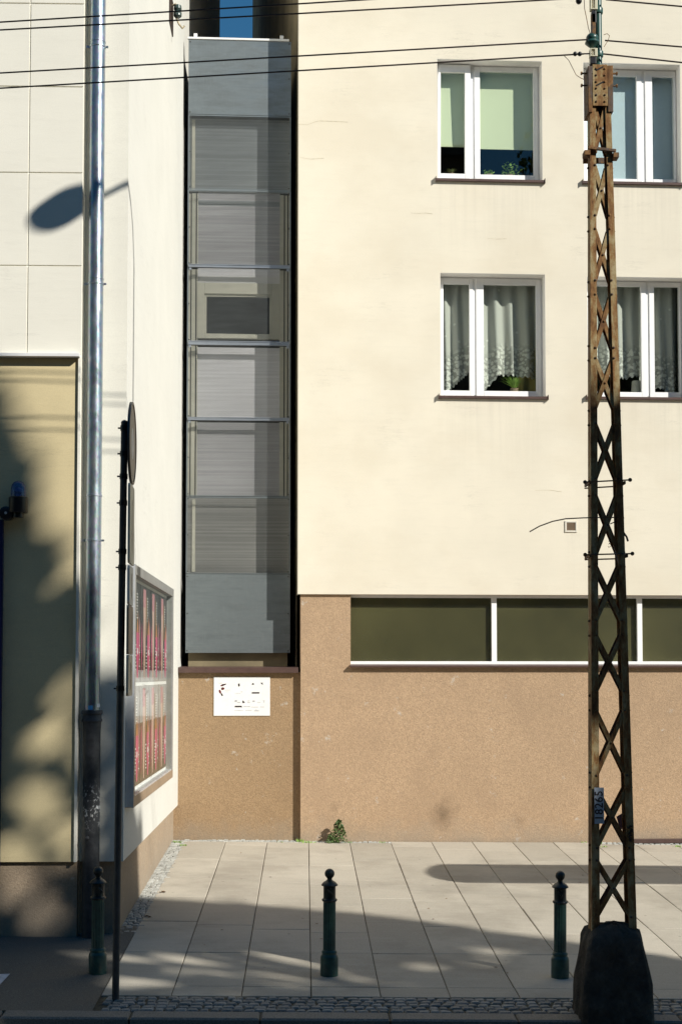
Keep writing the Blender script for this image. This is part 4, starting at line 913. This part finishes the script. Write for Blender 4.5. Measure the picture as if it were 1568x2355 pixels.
# X lacing on front and back
crossings=[293,437,585,738,880,1037,1207,1364,1525,1709,1881,2044]
zc=[PP(1400,v).z for v in crossings]
rv=MB()
for fi,(yy,sh) in enumerate(((YP+th+.011,0),(YP+dpth-th-.011,.0))):
    m=MB(); y_flat=yy
    for i,z in enumerate(zc):
        yy=y_flat-(0 if fi==0 else (dpth-.085)*(z-zlo)/(zhi-zlo))
        gap_=(zc[i-1]-zc[i] if i else zc[0]-zc[1]); hgt=gap_*.80
        zu,zd=z+hgt/2,z-hgt/2
        if i==0: zu=min(zu,zt-.02)
        xl_u,xr_u=zx(zu); xl_d,xr_d=zx(zd); ins=.034
        m.bar(loc(xl_u+ins,yy,zu),loc(xr_d-ins,yy,zd),.040,.005,(0,1,0)) if 0 else None
        for (A,B,o_) in (((xl_u+ins,zu),(xr_d-ins,zd),0),((xr_u-ins,zu),(xl_d+ins,zd),.0055)):
            p=Vector(loc(A[0],yy+(o_ if fi else -o_)*.9,A[1])); q=Vector(loc(B[0],yy+(o_ if fi else -o_)*.9,B[1])); d=(q-p).normalized(); s_=Vector((d.z,0,-d.x))*.0145
            vs=[]
            for y_ in (-.0025,.0025):
                for c_ in (p-s_,p+s_,q+s_,q-s_): vs.append(c_+Vector((0,y_,0)))
            m.add(vs,[(3,2,1,0),(4,5,6,7),(0,1,5,4),(1,2,6,5),(2,3,7,6),(3,0,4,7)])
            if fi==0:
                for c_ in (p,q): rv.lathe([(.009,0),(.008,-.005),(.003,-.008)],8,(c_.x,.0,c_.z),'y')
        if fi==0:
            rv.lathe([(.008,0),(.007,-.005),(.003,-.007)],8,loc((xl_u+xr_d)/2,yy-.008,z),'y')
            for sidex,sgn in ((0,-1),(1,1)):
                for dz in (.05,-.05): rv.lathe([(.009,0),(.009,sgn*.008),(.004,sgn*.013)],8,loc(zx(z+gap_/2+dz)[sidex],YP+.05,z+gap_/2+dz),'x')
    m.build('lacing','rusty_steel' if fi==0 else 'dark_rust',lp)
split(rv.build('rivet','dark_rust',lp))
# rough concrete block
cbk=MB(); prof=[(.272,0),(.268,.1),(.25,.25),(.228,.42),(.205,.55),(.18,.60),(.09,.645),(.0,.655)]; n=44; vs=[]
prof=[(prof[i][0]*(1-t_)+prof[i+1][0]*t_,prof[i][1]*(1-t_)+prof[i+1][1]*t_) for i in range(len(prof)-1) for t_ in (0,.5)]+[prof[-1]]
xc=(PP(1323,2335).x+PP(1503,2335).x)/2-O.x
for i,(r_,h) in enumerate(prof):
    for j in range(n):
        a=2*pi*j/n; ca,sa=cos(a),sin(a); q=(abs(ca)**9+abs(sa)**9)**(-1/9.); rr=r_*min(q,1.30)*.97
        nz=noise.noise(Vector((ca*2.2,sa*2.2,h*5)))*.022+noise.noise(Vector((ca*7,sa*7,h*16)))*.016
        vs.append((xc+(rr+nz)*ca,.07+(rr*.9+nz)*sa,h+(nz*.8 if i>6 else 0)-(.04 if i==0 else 0)))
fs=[(i*n+j,i*n+(j+1)%n,(i+1)*n+(j+1)%n,(i+1)*n+j) for i in range(len(prof)-1) for j in range(n)]; cbk.add(vs,fs); cbk.build('concrete_block','old_concrete',lp,smooth=True,loc=(xc*.06,0,0)).scale=(.94,.94,.95)
# head gusset box
a=PP(1351,200).x; b=PP(1407,200).x; z0,z1=PP(1380,245).z,PP(1380,150).z
m=MB(); m.box(*[c for c in (a+.03-O.x,b-.035-O.x)],-.014,-.007,z0-O.z,z1-O.z); m.build('gusset_plate','rusty_steel',lp,bevel=.002)
m=MB(); m.box(a-O.x,a+.028-O.x,-.012,.15,z0-.045-O.z,z1-.01-O.z); m.box(b-.033-O.x,b+.004-O.x,-.010,.15,z0-.04-O.z,z1-.004-O.z); m.box(a+.028-O.x,b-.033-O.x,.12,.13,z0-.05-O.z,z1-O.z); split(m.build('side_cheek','dark_rust',lp,bevel=.003))
m=MB()
for i in range(6):
    for xx in (a+.055,b-.055): m.lathe([(.008,0),(.007,-.005),(.003,-.008)],8,loc(xx,YP-.014,z0+.03+i*(z1-z0-.06)/5),'y')
for z in (PP(1380,165).z,PP(1380,193).z):
    m.tube([loc(a-.035,YP+.03,z),loc(b+.035,YP+.03,z)],.006,8)
    for xx in (a-.038,b+.038): m.lathe([(.012,-.005),(.012,.005)],6,loc(xx,YP+.03,z),'x')
split(m.build('bolt','dark_rust',lp))
m=MB()
for (v,dx) in ((159,.02),(194,.03)):
    p=Vector(loc(PP(1377,v).x,YP-.017,PP(1377,v).z)); m.add([p+Vector(c) for c in ((-.028,0,-.012),(-.02,0,-.018),(.028,0,.008),(.024,0,.016))],[(0,1,2,3)])
split(m.build('slot','black_plastic',lp))
# clamps at v~345, rods at 1107, 1275
m=MB(); z=PP(1380,345).z; xl,xr=zx(z); m.bar(loc(xl-.02,YP-.02,z+.008),loc(xr+.02,YP-.02,z-.012),.02,.02); m.bar(loc(xl-.02,YP+dpth+.02,z-.02),loc(xr+.02,YP+dpth+.02,z-.02),.02,.04); 
m.box(*(xl-.045-O.x,xl-.005-O.x),-.03,.05,z-.045-O.z,z-.01-O.z); m.box(xr+.0-O.x,xr+.04-O.x,-.03,.05,z-.06-O.z,z-.025-O.z); split(m.build('clamp_band','dark_rust',lp,bevel=.003))
for (v,dz) in ((1107,.008),(1275,.004)):
    z=PP(1380,v).z; xl,xr=zx(z); m=MB(); A=Vector(loc(xl-.045,YP-.02,z-dz)); B=Vector(loc(xr+.045,YP-.02,z+dz)); m.tube([A,B],.005,8); m.sphere(tuple(A),.014,12); m.sphere(tuple(B),.014,12)
    m.bar(loc(xl-.01,YP-.02,z-.01),loc(xl-.01,YP+dpth+.02,z-.01),.012,.02); m.bar(loc(xr+.01,YP-.02,z-.01),loc(xr+.01,YP+dpth+.02,z-.01),.012,.02); m.tube([A+Vector((.03,dpth+.04,-.02)),B+Vector((-.03,dpth+.04,-.02))],.005,8); m.build('tie_rod','dark_rust',lp,smooth=True)
# number plate
a=PP(1368.5,1850,YP-.008); w=.064; z0,z1=PP(1378,1894).z,PP(1378,1811).z
m=MB(); x0=zx((z0+z1)/2)[0]+.016; m.box(x0-O.x,x0+w-O.x,-.012,-.009,z0-O.z,z1-O.z); npl=m.build('number_plate',simple('plate_grey',(.44,.49,.55,1),.5,var=.08),lp)
cu=D.curves.new('digits','FONT'); cu.body='18265'; cu.size=.077; cu.align_x='CENTER'; cu.align_y='CENTER'; cu.space_character=1.06; cu.offset=.0006
to=D.objects.new('t',cu); C.objects.link(to); dg=bpy.context.evaluated_depsgraph_get(); dg.update(); me=D.meshes.new_from_object(to.evaluated_get(dg)); D.objects.remove(to)
me.materials.clear(); me.materials.append(M['black_print']); do=D.objects.new('digits',me); C.objects.link(do); do.parent=npl
do.matrix_local=Matrix.Translation((x0+w/2-O.x,-.0135,(z0+z1)/2-O.z))@Matrix.Rotation(radians(90),4,'X')@Matrix.Rotation(radians(90),4,'Z')
# oddments on the pole
m=MB(); pts=[PP(u,v,YP-.03) for u,v in ((1217,1223),(1240,1210),(1270,1199),(1300,1193),(1340,1191),(1390,1190),(1434,1190))]; m.tube([loc(*p) for p in pts],.0045,6); m.build('bent_rod','dark_rust',lp,smooth=True)
m=MB(); pts=[PP(u,v,YP+.05) for u,v in ((1402,1205),(1425,1195),(1434,1192))]; m.tube([loc(*p) for p in pts],.004,6); pts=[PP(u,v,YP+.05) for u,v in ((1428,1160),(1436,1178),(1443,1180))]; pts=[PP(u,v,YP+.03) for u,v in ((1433,1225),(1440,1235),(1443,1245))]; m.tube([loc(*p) for p in pts],.007,6); split(m.build('wire_stub','wire_black',lp))
m=MB(); pts=[PP(u,v,YP+.06) for u,v in ((1406,1235),(1412,1262),(1420,1290),(1424,1305))]; m.tube([loc(*p) for p in pts],.0035,6); m.build('loose_wire','grey_print',lp)
m=MB(); c_=PP(1401,1248,YP+.05); leafy(m,loc(c_.x,c_.y,c_.z-.03),10,.02,.05,.014); m.build('dead_leaf','poster_ochre',lp)
m=MB(); c_=PP(1428,1885,YP+.15); m.add([loc(c_.x-.035,c_.y,c_.z+.02),loc(c_.x+.03,c_.y,c_.z+.06),loc(c_.x+.03,c_.y,c_.z-.05),loc(c_.x-.01,c_.y,c_.z-.07)],[(0,1,2,3)]); m.build('torn_notice','purple_sticker',lp)
m=MB()
for i in range(9):
    c_=PP(1447+random.uniform(-2,6),1900+i*4.2,YP-.01); m.box(c_.x-O.x-.012,c_.x-O.x+.006,-.015,.03,c_.z-O.z-.005,c_.z-O.z+.004)
m.build('tape_remnant','wire_black',lp)
# green tube mast
mt=empty('lamp_mast',(PP(1379,150).x,YP+.05,PP(1379,150).z-.25),0,'green tube mast rising from the lattice pole and carrying a street lamp','street lamp')
Om=Vector(mt.location); zTop=8.45
m=MB(); pts=[(0,0,0),(0,0,1.5),(0,0,zTop-Om.z)]
for (yy,z) in ((9.52,8.75),(9.36,8.92),(9.15,9.03),(8.95,9.10),(8.8,9.14)): pts.append((0,yy-Om.y,z-Om.z))
m.tube(pts,.0245,20); m.build('mast','green_paint',mt,smooth=True)
m=MB(); hc=Vector((0,8.62-Om.y,9.18-Om.z)); nn=20; rows=14; vs=[]
for i in range(rows+1):
    s=i/rows; yv=.22-.41*s; pr=.17+.83*sin(pi/2*min(1,s/.42))**1.3 if s<.42 else max(.0,1-max(0,(s-.60)/.40)**2.6)**.5; pr=max(pr,.3)
    for j in range(nn):
        a=2*pi*j/nn; vs.append(hc+Vector((.18*pr*cos(a),yv,(.15 if sin(a)<0 else .09)*pr*sin(a)+.05*(s-.5))))
fs=[(i*nn+j,i*nn+(j+1)%nn,(i+1)*nn+(j+1)%nn,(i+1)*nn+j) for i in range(rows) for j in range(nn)]+[tuple(range(nn-1,-1,-1)),tuple(rows*nn+j for j in range(nn))]
m.add(vs,fs); m.build('lamp_head','dark_grey_paint',mt,smooth=True)
for v in (18,118,):
    z=PP(1379,v).z-Om.z; m=MB(); m.lathe([(.031,-.02),(.033,-.015),(.033,.015),(.031,.02)],20,(0,0,z)); m.build('collar','green_paint',mt,smooth=True)
z=PP(1379,148).z-Om.z; m=MB(); m.lathe([(.034,-.03),(.034,.0),(.028,.02)],20,(0,0,z)); m.build('socket','green_paint',mt,smooth=True)
# cable fittings on the mast
z=PP(1360,85).z-Om.z; m=MB(); m.sphere((-.05,-.03,z+.0),.042,18,(1,1,.85)); m.lathe([(.045,-.02),(.05,-.035),(.03,-.055),(.012,-.07)],18,(-.05,-.03,z)); m.build('insulator','green_paint',mt,smooth=True)
for (v0,v1,u0,u1,mt_) in ((113,132,1355,1368,'cream_paint'),(132,148,1356,1369,'black_plastic'),(-6,24,1356,1368,'cream_paint'),(26,54,1359,1369,'black_plastic'),(56,98,1359,1368,'dark_rust')):
    if v0==56: v1=97; v0=33
    a=PP(u0,v0); b_=PP(u1,v1); x0,x1=a.x-Om.x,b_.x-Om.x; zt_,zb__=a.z-Om.z,b_.z-Om.z; m=MB()
    if mt_=='cream_paint':
        t=.007; m.box(x0,x0+t,-.07,-.02,zb__,zt_); m.box(x1-t,x1+.012,-.07,-.02,zb__,zt_); m.box(x0+t,x1-t,-.07,-.02,zt_-t,zt_); m.box(x0+t,x1-t,-.07,-.02,zb__,zb__+t); m.box(x0+t*2.2,x1-t*2.2,-.06,-.03,zb__+t*2,zt_-t*2)
    else: m.box(x0,x1,-.065,-.02,zb__,zt_)
    m.build('bracket',mt_,mt,bevel=.002)
# thin loose wire loops
m=MB(); pts=[PP(u,v,YP-.02) for u,v in ((1355,131),(1330,150),(1312,164),(1300,160),(1290,142),(1278,127))]; pts=[PP(*zf(x,y,.34,2200,0),YP-.02) for x,y in ((160,655),(215,710),(260,800),(300,880),(350,915),(395,935))]; m.tube([tuple(p-Om) for p in pts],.0022,6)
pts=[PP(*zf(x,y,.34,2200,0),YP-.02) for x,y in ((395,-30),(400,100),(425,220),(445,330),(465,390))]; m.tube([tuple(p-Om) for p in pts],.0025,6)
pts=[PP(*zf(x,y,.34,2200,0),YP-.02) for x,y in ((625,410),(665,395),(693,420),(680,470),(630,550))]; m.tube([tuple(p-Om) for p in pts],.0022,6); split(m.build('loose_wire','dark_rust',mt,smooth=True))
# overhead wires
WL=[((0,51),(830,0),9.85,9.62,'topmost thin overhead wire crossing in front of the blue sky'),
    ((0,69),(810,25),9.85,9.62,'second overhead wire from the top at the left'),
    ((0,168),(1352,91),9.85,YP-.0,'upper wire of the lower pair, ending at the green insulator'),
    ((0,203),(1342,124),9.85,YP-.0,'lowest overhead wire with a small black strain insulator')]
for i,(a,b_,ya,yb,l) in enumerate(WL):
    A=aty(*a,ya); B=aty(*b_,yb); d=B-A
    A2_=A-d*.9; 
    if i<2:
        tgt=(1366,-33,YP) if i==0 else (1362,-6,YP); B=aty(*tgt)
        d2=B-A; pts=[A-d2*.9]+[A+d2*s for s in (0,.25,.5,.75,1)]
    else: pts=[A2_]+[A+d*s for s in (0,.25,.5,.75,1)]
    m=MB(); m.tube([tuple(p-A) for p in pts],.0056,8); o=m.build('overhead_wire','wire_black',None,smooth=True,loc=A); tag(o,l,'wire','overhead wires')
for (a,b_,l) in (((1392,-1),(1568,15),'upper wire running off to the right of the pole'),((1390,93),(1568,108),'middle wire running right from the green insulator'),((1386,124),(1568,144),'lowest wire running right across the corner window')):
    A=aty(*a,YP); B=aty(*b_,9.5); d=B-A; m=MB(); m.tube([(0,0,0),tuple(d),tuple(d*14)],.0056,8); o=m.build('overhead_wire','wire_black',None,smooth=True,loc=A); tag(o,l,'wire','overhead wires')
q=aty(1327,124,YP); m=MB()
for dx in (-.016,.016): m.sphere((dx,0,0),.016,12)
m.tube([(-.03,0,-.001),(.10,0,.003)],.005,8); o=m.build('strain_insulator','black_plastic',None,smooth=True,loc=q); tag(o,'small black strain insulator on the lowest wire beside the mast','insulator')
q=aty(1330,2,YP); m=MB(); m.sphere((0,0,0),.022,12,(1,1,1.1)); m.tube([(0,0,0),(.0,0,.12)],.006,8); o=m.build('strain_insulator','black_plastic',None,smooth=True,loc=q); tag(o,'black strain insulator at the top edge beside the mast','insulator')

# ------------------------------------------------------------------ weeds
q=onground(775,1935); wd=empty('weed',(q.x,16.93,gz(q.x,16.93)),0,'leafy green weed growing at the foot of the plinth','weed')
m=MB()
for i in range(7): 
    a=random.uniform(-1,1); m.tube([(0,0,0),(.05*a,0,.06),(.09*a,-.02,.09+.10*(1-abs(a)))],[.003,.002,.001],5)
m.tube([(0,0,0),(.01,0,.13),(.02,0,.23)],[.004,.003,.0015],6); m.build('stem','leaf_green',wd)
m=MB(); R4=random.Random(5)
for i in range(330):
    h=R4.random()**1.3; wv=.115*(1-h)**.8+.015; p=Vector((R4.uniform(-1,1)*wv+.02*h,R4.uniform(-.6,.4)*wv,.012+.25*h)); a=Vector((R4.uniform(-1,1),R4.uniform(-1,.3),R4.uniform(-.3,.8))).normalized(); b_=a.cross(Vector((R4.uniform(-1,1),R4.uniform(-1,1),R4.uniform(-1,1)))).normalized(); L_=R4.uniform(.012,.028)
    m.add([p-a*L_,p+b_*L_*.55,p+a*L_,p-b_*L_*.55],[(0,1,2,3)])
m.build('foliage','leaf_green',wd)
gr=MB()
for (u,v,n,h) in ((690,1936,26,.05),(705,1938,16,.035),(718,1938,10,.03),(408,1938,30,.035),(420,1945,20,.03),(880,1938,8,.03),(1378,1941,12,.04),(1340,1938,6,.03),(1385,1948,10,.03),(1555,1947,14,.03),(645,1937,8,.02),(760,1938,16,.03),(800,1938,10,.03)):
    q=onground(u,v)
    for i in range(n): spiky(gr,(q.x+random.uniform(-.05,.05),q.y+random.uniform(-.03,.03),gz(q.x,q.y)-.005),2,h*1.3,h,.004,.4)
o=gr.build('grass','fresh_green'); tag(o,'short grass tufts growing along the foot of the walls','grass',kind='stuff')
lf=MB()
for i in range(34):
    if i<14: x=random.uniform(-1.53,-1.38); y=random.uniform(12.3,16.7)
    else: x=random.uniform(-1.3,3.5); y=random.uniform(10.2,16.8)
    s=random.uniform(.008,.02); a=random.uniform(0,pi); z=gz(x,y)+.004
    lf.add([(x+s*cos(a),y+s*sin(a),z),(x-s*.5*sin(a),y+s*.5*cos(a),z+.004),(x-s*cos(a),y-s*sin(a),z),(x+s*.5*sin(a),y-s*.5*cos(a),z+.003)],[(0,1,2,3)])
for (u,v) in ((648,3570),(590,3668)):
    q=onground(u*.575,v*.575); 
    for i in range(6):
        x=q.x+random.uniform(-.03,.03); y=q.y+random.uniform(-.03,.03); s=.02; a=random.uniform(0,pi); z=gz(x,y)+.005
        lf.add([(x+s*cos(a),y+s*sin(a),z),(x-s*.5*sin(a),y+s*.5*cos(a),z+.01),(x-s*cos(a),y-s*sin(a),z),(x+s*.5*sin(a),y-s*.5*cos(a),z+.006)],[(0,1,2,3)])
o=lf.build('fallen_leaves','dark_rust'); tag(o,'scattered dry fallen leaves on the pavement','leaves',kind='stuff')

# ------------------------------------------------------------------ off-frame things that shade the scene
# unseen panel at the right, added to cast the long rounded pavement shadow
sh=empty('shadow_panel',(5.1,12.0,2.95),0,'unseen flat panel with rounded corners on posts at the right, added to cast shadow','shadow caster')
m=MB(); vs=[]; x0,x1,yh=.0,5.5,.52; prof=[]
for i in range(9):
    a=pi/2+pi*i/8; prof.append((.28+.28*cos(a),yh*sin(a)))
prof=[(x1,yh)]+prof+[(x1,-yh)]; nn=len(prof)
m.add([(a,b,-.05) for a,b in prof]+[(a,b,.05) for a,b in prof],[tuple(range(nn-1,-1,-1)),tuple(range(nn,2*nn))]+[(j,(j+1)%nn,nn+(j+1)%nn,nn+j) for j in range(nn)]); m.build('roof','dark_grey_paint',sh)  # slab of the added shadow-casting panel
for x in (4.6,5.3):
    m=MB(); m.tube([(x,0,-3.2),(x,0,-.05)],.05); m.build('post','dark_grey_paint',sh,smooth=True)
# tree whose crown throws the soft dappled shade
TOP=[(-4,9.2),(-1.5,8.3),(.0,7.3),(.43,6.7),(.75,5.9),(1.07,5.2),(1.6,4.5),(2.1,3.95),(2.7,4.1),(3.3,4.55),(3.62,4.0),(4.2,3.7),(4.87,3.2),(5.05,2.3),(5.3,1.0),(5.6,.2),(8,.0)]
def topz(x):
    for (a,b),(c,d) in zip(TOP,TOP[1:]):
        if a<=x<=c: return b+(d-b)*(x-a)/(c-a)
    return -9
def s2p(x,y,z): return (x+(y-9.5)/.786, z+(y-9.5)*.80/.786)
HO=[]   # lit openings: centre and radii in the plane y=9.5
def openg(u,v,ru,rv_):
    q=onground(u,v); a=s2p(q.x,q.y,q.z); q1=onground(u+ru,v); q2=onground(u,v-rv_); b1=s2p(q1.x,q1.y,q1.z); b2=s2p(q2.x,q2.y,q2.z); HO.append((a,(b1[0]-a[0],b1[1]-a[1]),(b2[0]-a[0],b2[1]-a[1])))
def openw(u,v,ru,rv_):
    q=aty(u,v,YF); a=s2p(q.x,YF,q.z); s=YF/3267; HO.append((a,(ru*s,0),(0,rv_*s)))
for h in ((545,2217,200,30),(780,2259,140,17),(985,2226,80,11),(1070,2210,80,11),(1150,2194,80,10),(400,2205,140,18),(320,2252,110,16),(180,2200,90,12),(470,2287,110,12)): openg(*h)
for h in ((140,1080,65,180),(165,1270,38,90),(110,930,80,60),(168,1430,22,70),(168,1570,32,70),(125,1700,68,66),(110,1905,100,100),(35,1965,55,50),(262,1440,30,48),(268,1500,26,40),(264,1680,32,56),(264,1860,40,130),(105,2065,85,62)): openw(*h)
def shade(x,z):
    t=topz(x)
    if z>t: return 0
    d=min(1,(t-z)/.10)*.98
    wx=x+.26*noise.noise(Vector((x*2.3,z*2.3,1)))+.12*noise.noise(Vector((x*6,z*6,2))); wz=z+.26*noise.noise(Vector((x*2.3,z*2.3,5)))+.12*noise.noise(Vector((x*6,z*6,7)))
    for (a,e1,e2) in HO:
        px,pz=wx-a[0],wz-a[1]; det=e1[0]*e2[1]-e1[1]*e2[0]
        if abs(det)<1e-9: continue
        s=(px*e2[1]-pz*e2[0])/det; q=(e1[0]*pz-e1[1]*px)/det; r=s*s+q*q
        if r<1: d*=.006
        elif r<1.3: d*=.006+.994*(r-1)/.3
    nz=noise.noise(Vector((x*1.9,z*1.9,3)))+.5*noise.noise(Vector((x*4.3,z*4.3,9)))
    if z<3.0 or x<1.2: d*=max(0,min(1,1.25+nz*1.1))
    return d
R5=random.Random(21); cr=MB(); cnt=0
while cnt<62000:
    x=R5.uniform(-2.0,6.0); z=R5.uniform(-1.2,9.2)
    if R5.random()>shade(x,z): continue
    t=R5.uniform(8.6,13.6)+.6*noise.noise(Vector((x,z,0))); c_=Vector((x,9.5,z))+Vector((1,-.786,.80))*t*.9
    a=Vector((R5.uniform(-1,1),R5.uniform(-1,1),R5.uniform(-1,1))).normalized(); b_=a.cross(Vector((R5.uniform(-1,1),R5.uniform(-1,1),R5.uniform(-1,1)))).normalized(); L_=R5.uniform(.07,.12)
    cr.add([c_-a*L_,c_+b_*L_*.6,c_+a*L_,c_-b_*L_*.6],[(0,1,2,3)]); cnt+=1
tc=Vector((1.5,9.5,3.5))+Vector((1,-.786,.80))*10
tr=empty('street_tree',(tc.x,tc.y,zr),0,'broad leafy street tree beyond the right edge casting dappled shade','tree')
for i in range(len(cr.v)): cr.v[i]=(cr.v[i][0]-tc.x,cr.v[i][1]-tc.y,cr.v[i][2]-zr)
cr.build('crown','leaf_green',tr)
m=MB(); m.tube([(0,0,-.2),(.05,.02,3),(.0,0,6),(-.1,.1,8.5),(-.2,.0,10.5)],[.30,.24,.2,.14,.06],14)
for i in range(10):
    a=i*2.4; h=7+i*.35; m.tube([(0,0,h),(cos(a)*1.2,sin(a)*.7,h+1.0),(cos(a)*2.6,sin(a)*1.3,h+2.2)],[.09,.06,.02],8)
m.build('trunk','bark',tr,smooth=True)
# row of trees across the street, behind the camera (seen in the window glass)
for i,(x,y,h,rx) in enumerate(((-9,-7,8.5,3.4),(-3,-9,9.5,3.6),(3.5,-8,7.5,3.2),(9.5,-10,10.5,3.8),(17,-9,9,3.6),(-16,-8,9,3.6))):
    R6=random.Random(i+40); t_=empty('street_tree',(x,y,zr+.08),0,['leafy tree across the street, west of the gate','tall leafy tree across the street opposite the narrow house','low leafy tree across the street','tallest leafy tree across the street','leafy tree far along the street to the right','leafy tree far along the street to the left'][i],'tree','trees across the street')
    m=MB(); cnt=0
    while cnt<7000:
        p=Vector((R6.gauss(0,1),R6.gauss(0,1),R6.gauss(0,1))); p=p.normalized()*R6.random()**.4
        if noise.noise(p*2.2+Vector((i*7,0,0)))<-.12: continue
        c_=Vector((p.x*rx,p.y*rx,h*.58+p.z*h*.42)); a=Vector((R6.uniform(-1,1),R6.uniform(-1,1),R6.uniform(-1,1))).normalized(); b_=a.cross(Vector((R6.uniform(-1,1),R6.uniform(-1,1),R6.uniform(-1,1)))).normalized(); L_=R6.uniform(.07,.15)
        m.add([c_-a*L_,c_+b_*L_*.6,c_+a*L_,c_-b_*L_*.6],[(0,1,2,3)]); cnt+=1
    m.build('crown','leaf_green',t_); m=MB(); m.tube([(0,0,-.1),(.05,0,h*.3),(0,.05,h*.7)],[.22,.17,.06],10); m.build('trunk','bark',t_,smooth=True)

ob_=empty('tenement_building',(0,-16,zr+.08),0,'long brown tenement across the street behind the trees','building')
oh=[(x-.6,x+.6,z,z+1.9) for x in range(-38,48,3) for z in (1.2,4.6,8.0,11.4,14.8)]
m=MB()
for q in wall_holes(-40,48,0,19,oh,0,-.2).f: pass
wq=wall_holes(-40,48,0,19,oh,0,-.2); wq.build('wall','brown_render',ob_)
m=MB(); m.quad((-40,-.21,0),(48,-.21,0),(48,-.21,19),(-40,-.21,19)); m.build('window_glazing','case_glass_dark',ob_)
m=MB(); m.box(-40.3,48.3,-10,.4,19,19.4); m.build('roof','dark_grey_paint',ob_)
# ------------------------------------------------------------------ camera, sun, sky
cam=D.cameras.new('camera'); co=D.objects.new('camera',cam); C.objects.link(co); bpy.context.scene.camera=co
cam.sensor_fit='VERTICAL'; cam.sensor_height=36; cam.lens=f/2355*36; cam.shift_y=(CY-1177.5)/2355; cam.clip_end=600; cam.clip_start=.05
co.location=CAM; co.rotation_euler=(radians(90)+phi,0,-psi)
sl_=D.lights.new('sun','SUN'); sl_.energy=4.8; sl_.angle=radians(.6); sl_.color=(1,.96,.875); so=D.objects.new('sun',sl_); C.objects.link(so); so.location=(20,-16,16)
so.rotation_euler=SUN.to_track_quat('Z','Y').to_euler()
w=D.worlds.new('World'); bpy.context.scene.world=w; w.use_nodes=True; nt=w.node_tree; bg=nt.nodes['Background']
sk=nt.nodes.new('ShaderNodeTexSky'); sk.sky_type='NISHITA'; sk.sun_disc=False; sk.sun_elevation=math.asin(SUN.z); sk.sun_rotation=math.atan2(SUN.x,SUN.y); sk.air_density=1.7; sk.dust_density=.0; sk.ozone_density=6.0
hs=nt.nodes.new('ShaderNodeHueSaturation'); hs.inputs['Saturation'].default_value=1.3; nt.links.new(sk.outputs[0],hs.inputs['Color']); nt.links.new(hs.outputs[0],bg.inputs[0]); bg.inputs[1].default_value=.056
sc=bpy.context.scene; sc.view_settings.view_transform='Standard'; sc.view_settings.look='None'; sc.view_settings.exposure=.30; sc.view_settings.gamma=1
sc.cycles.transparent_max_bounces=16; sc.cycles.max_bounces=8
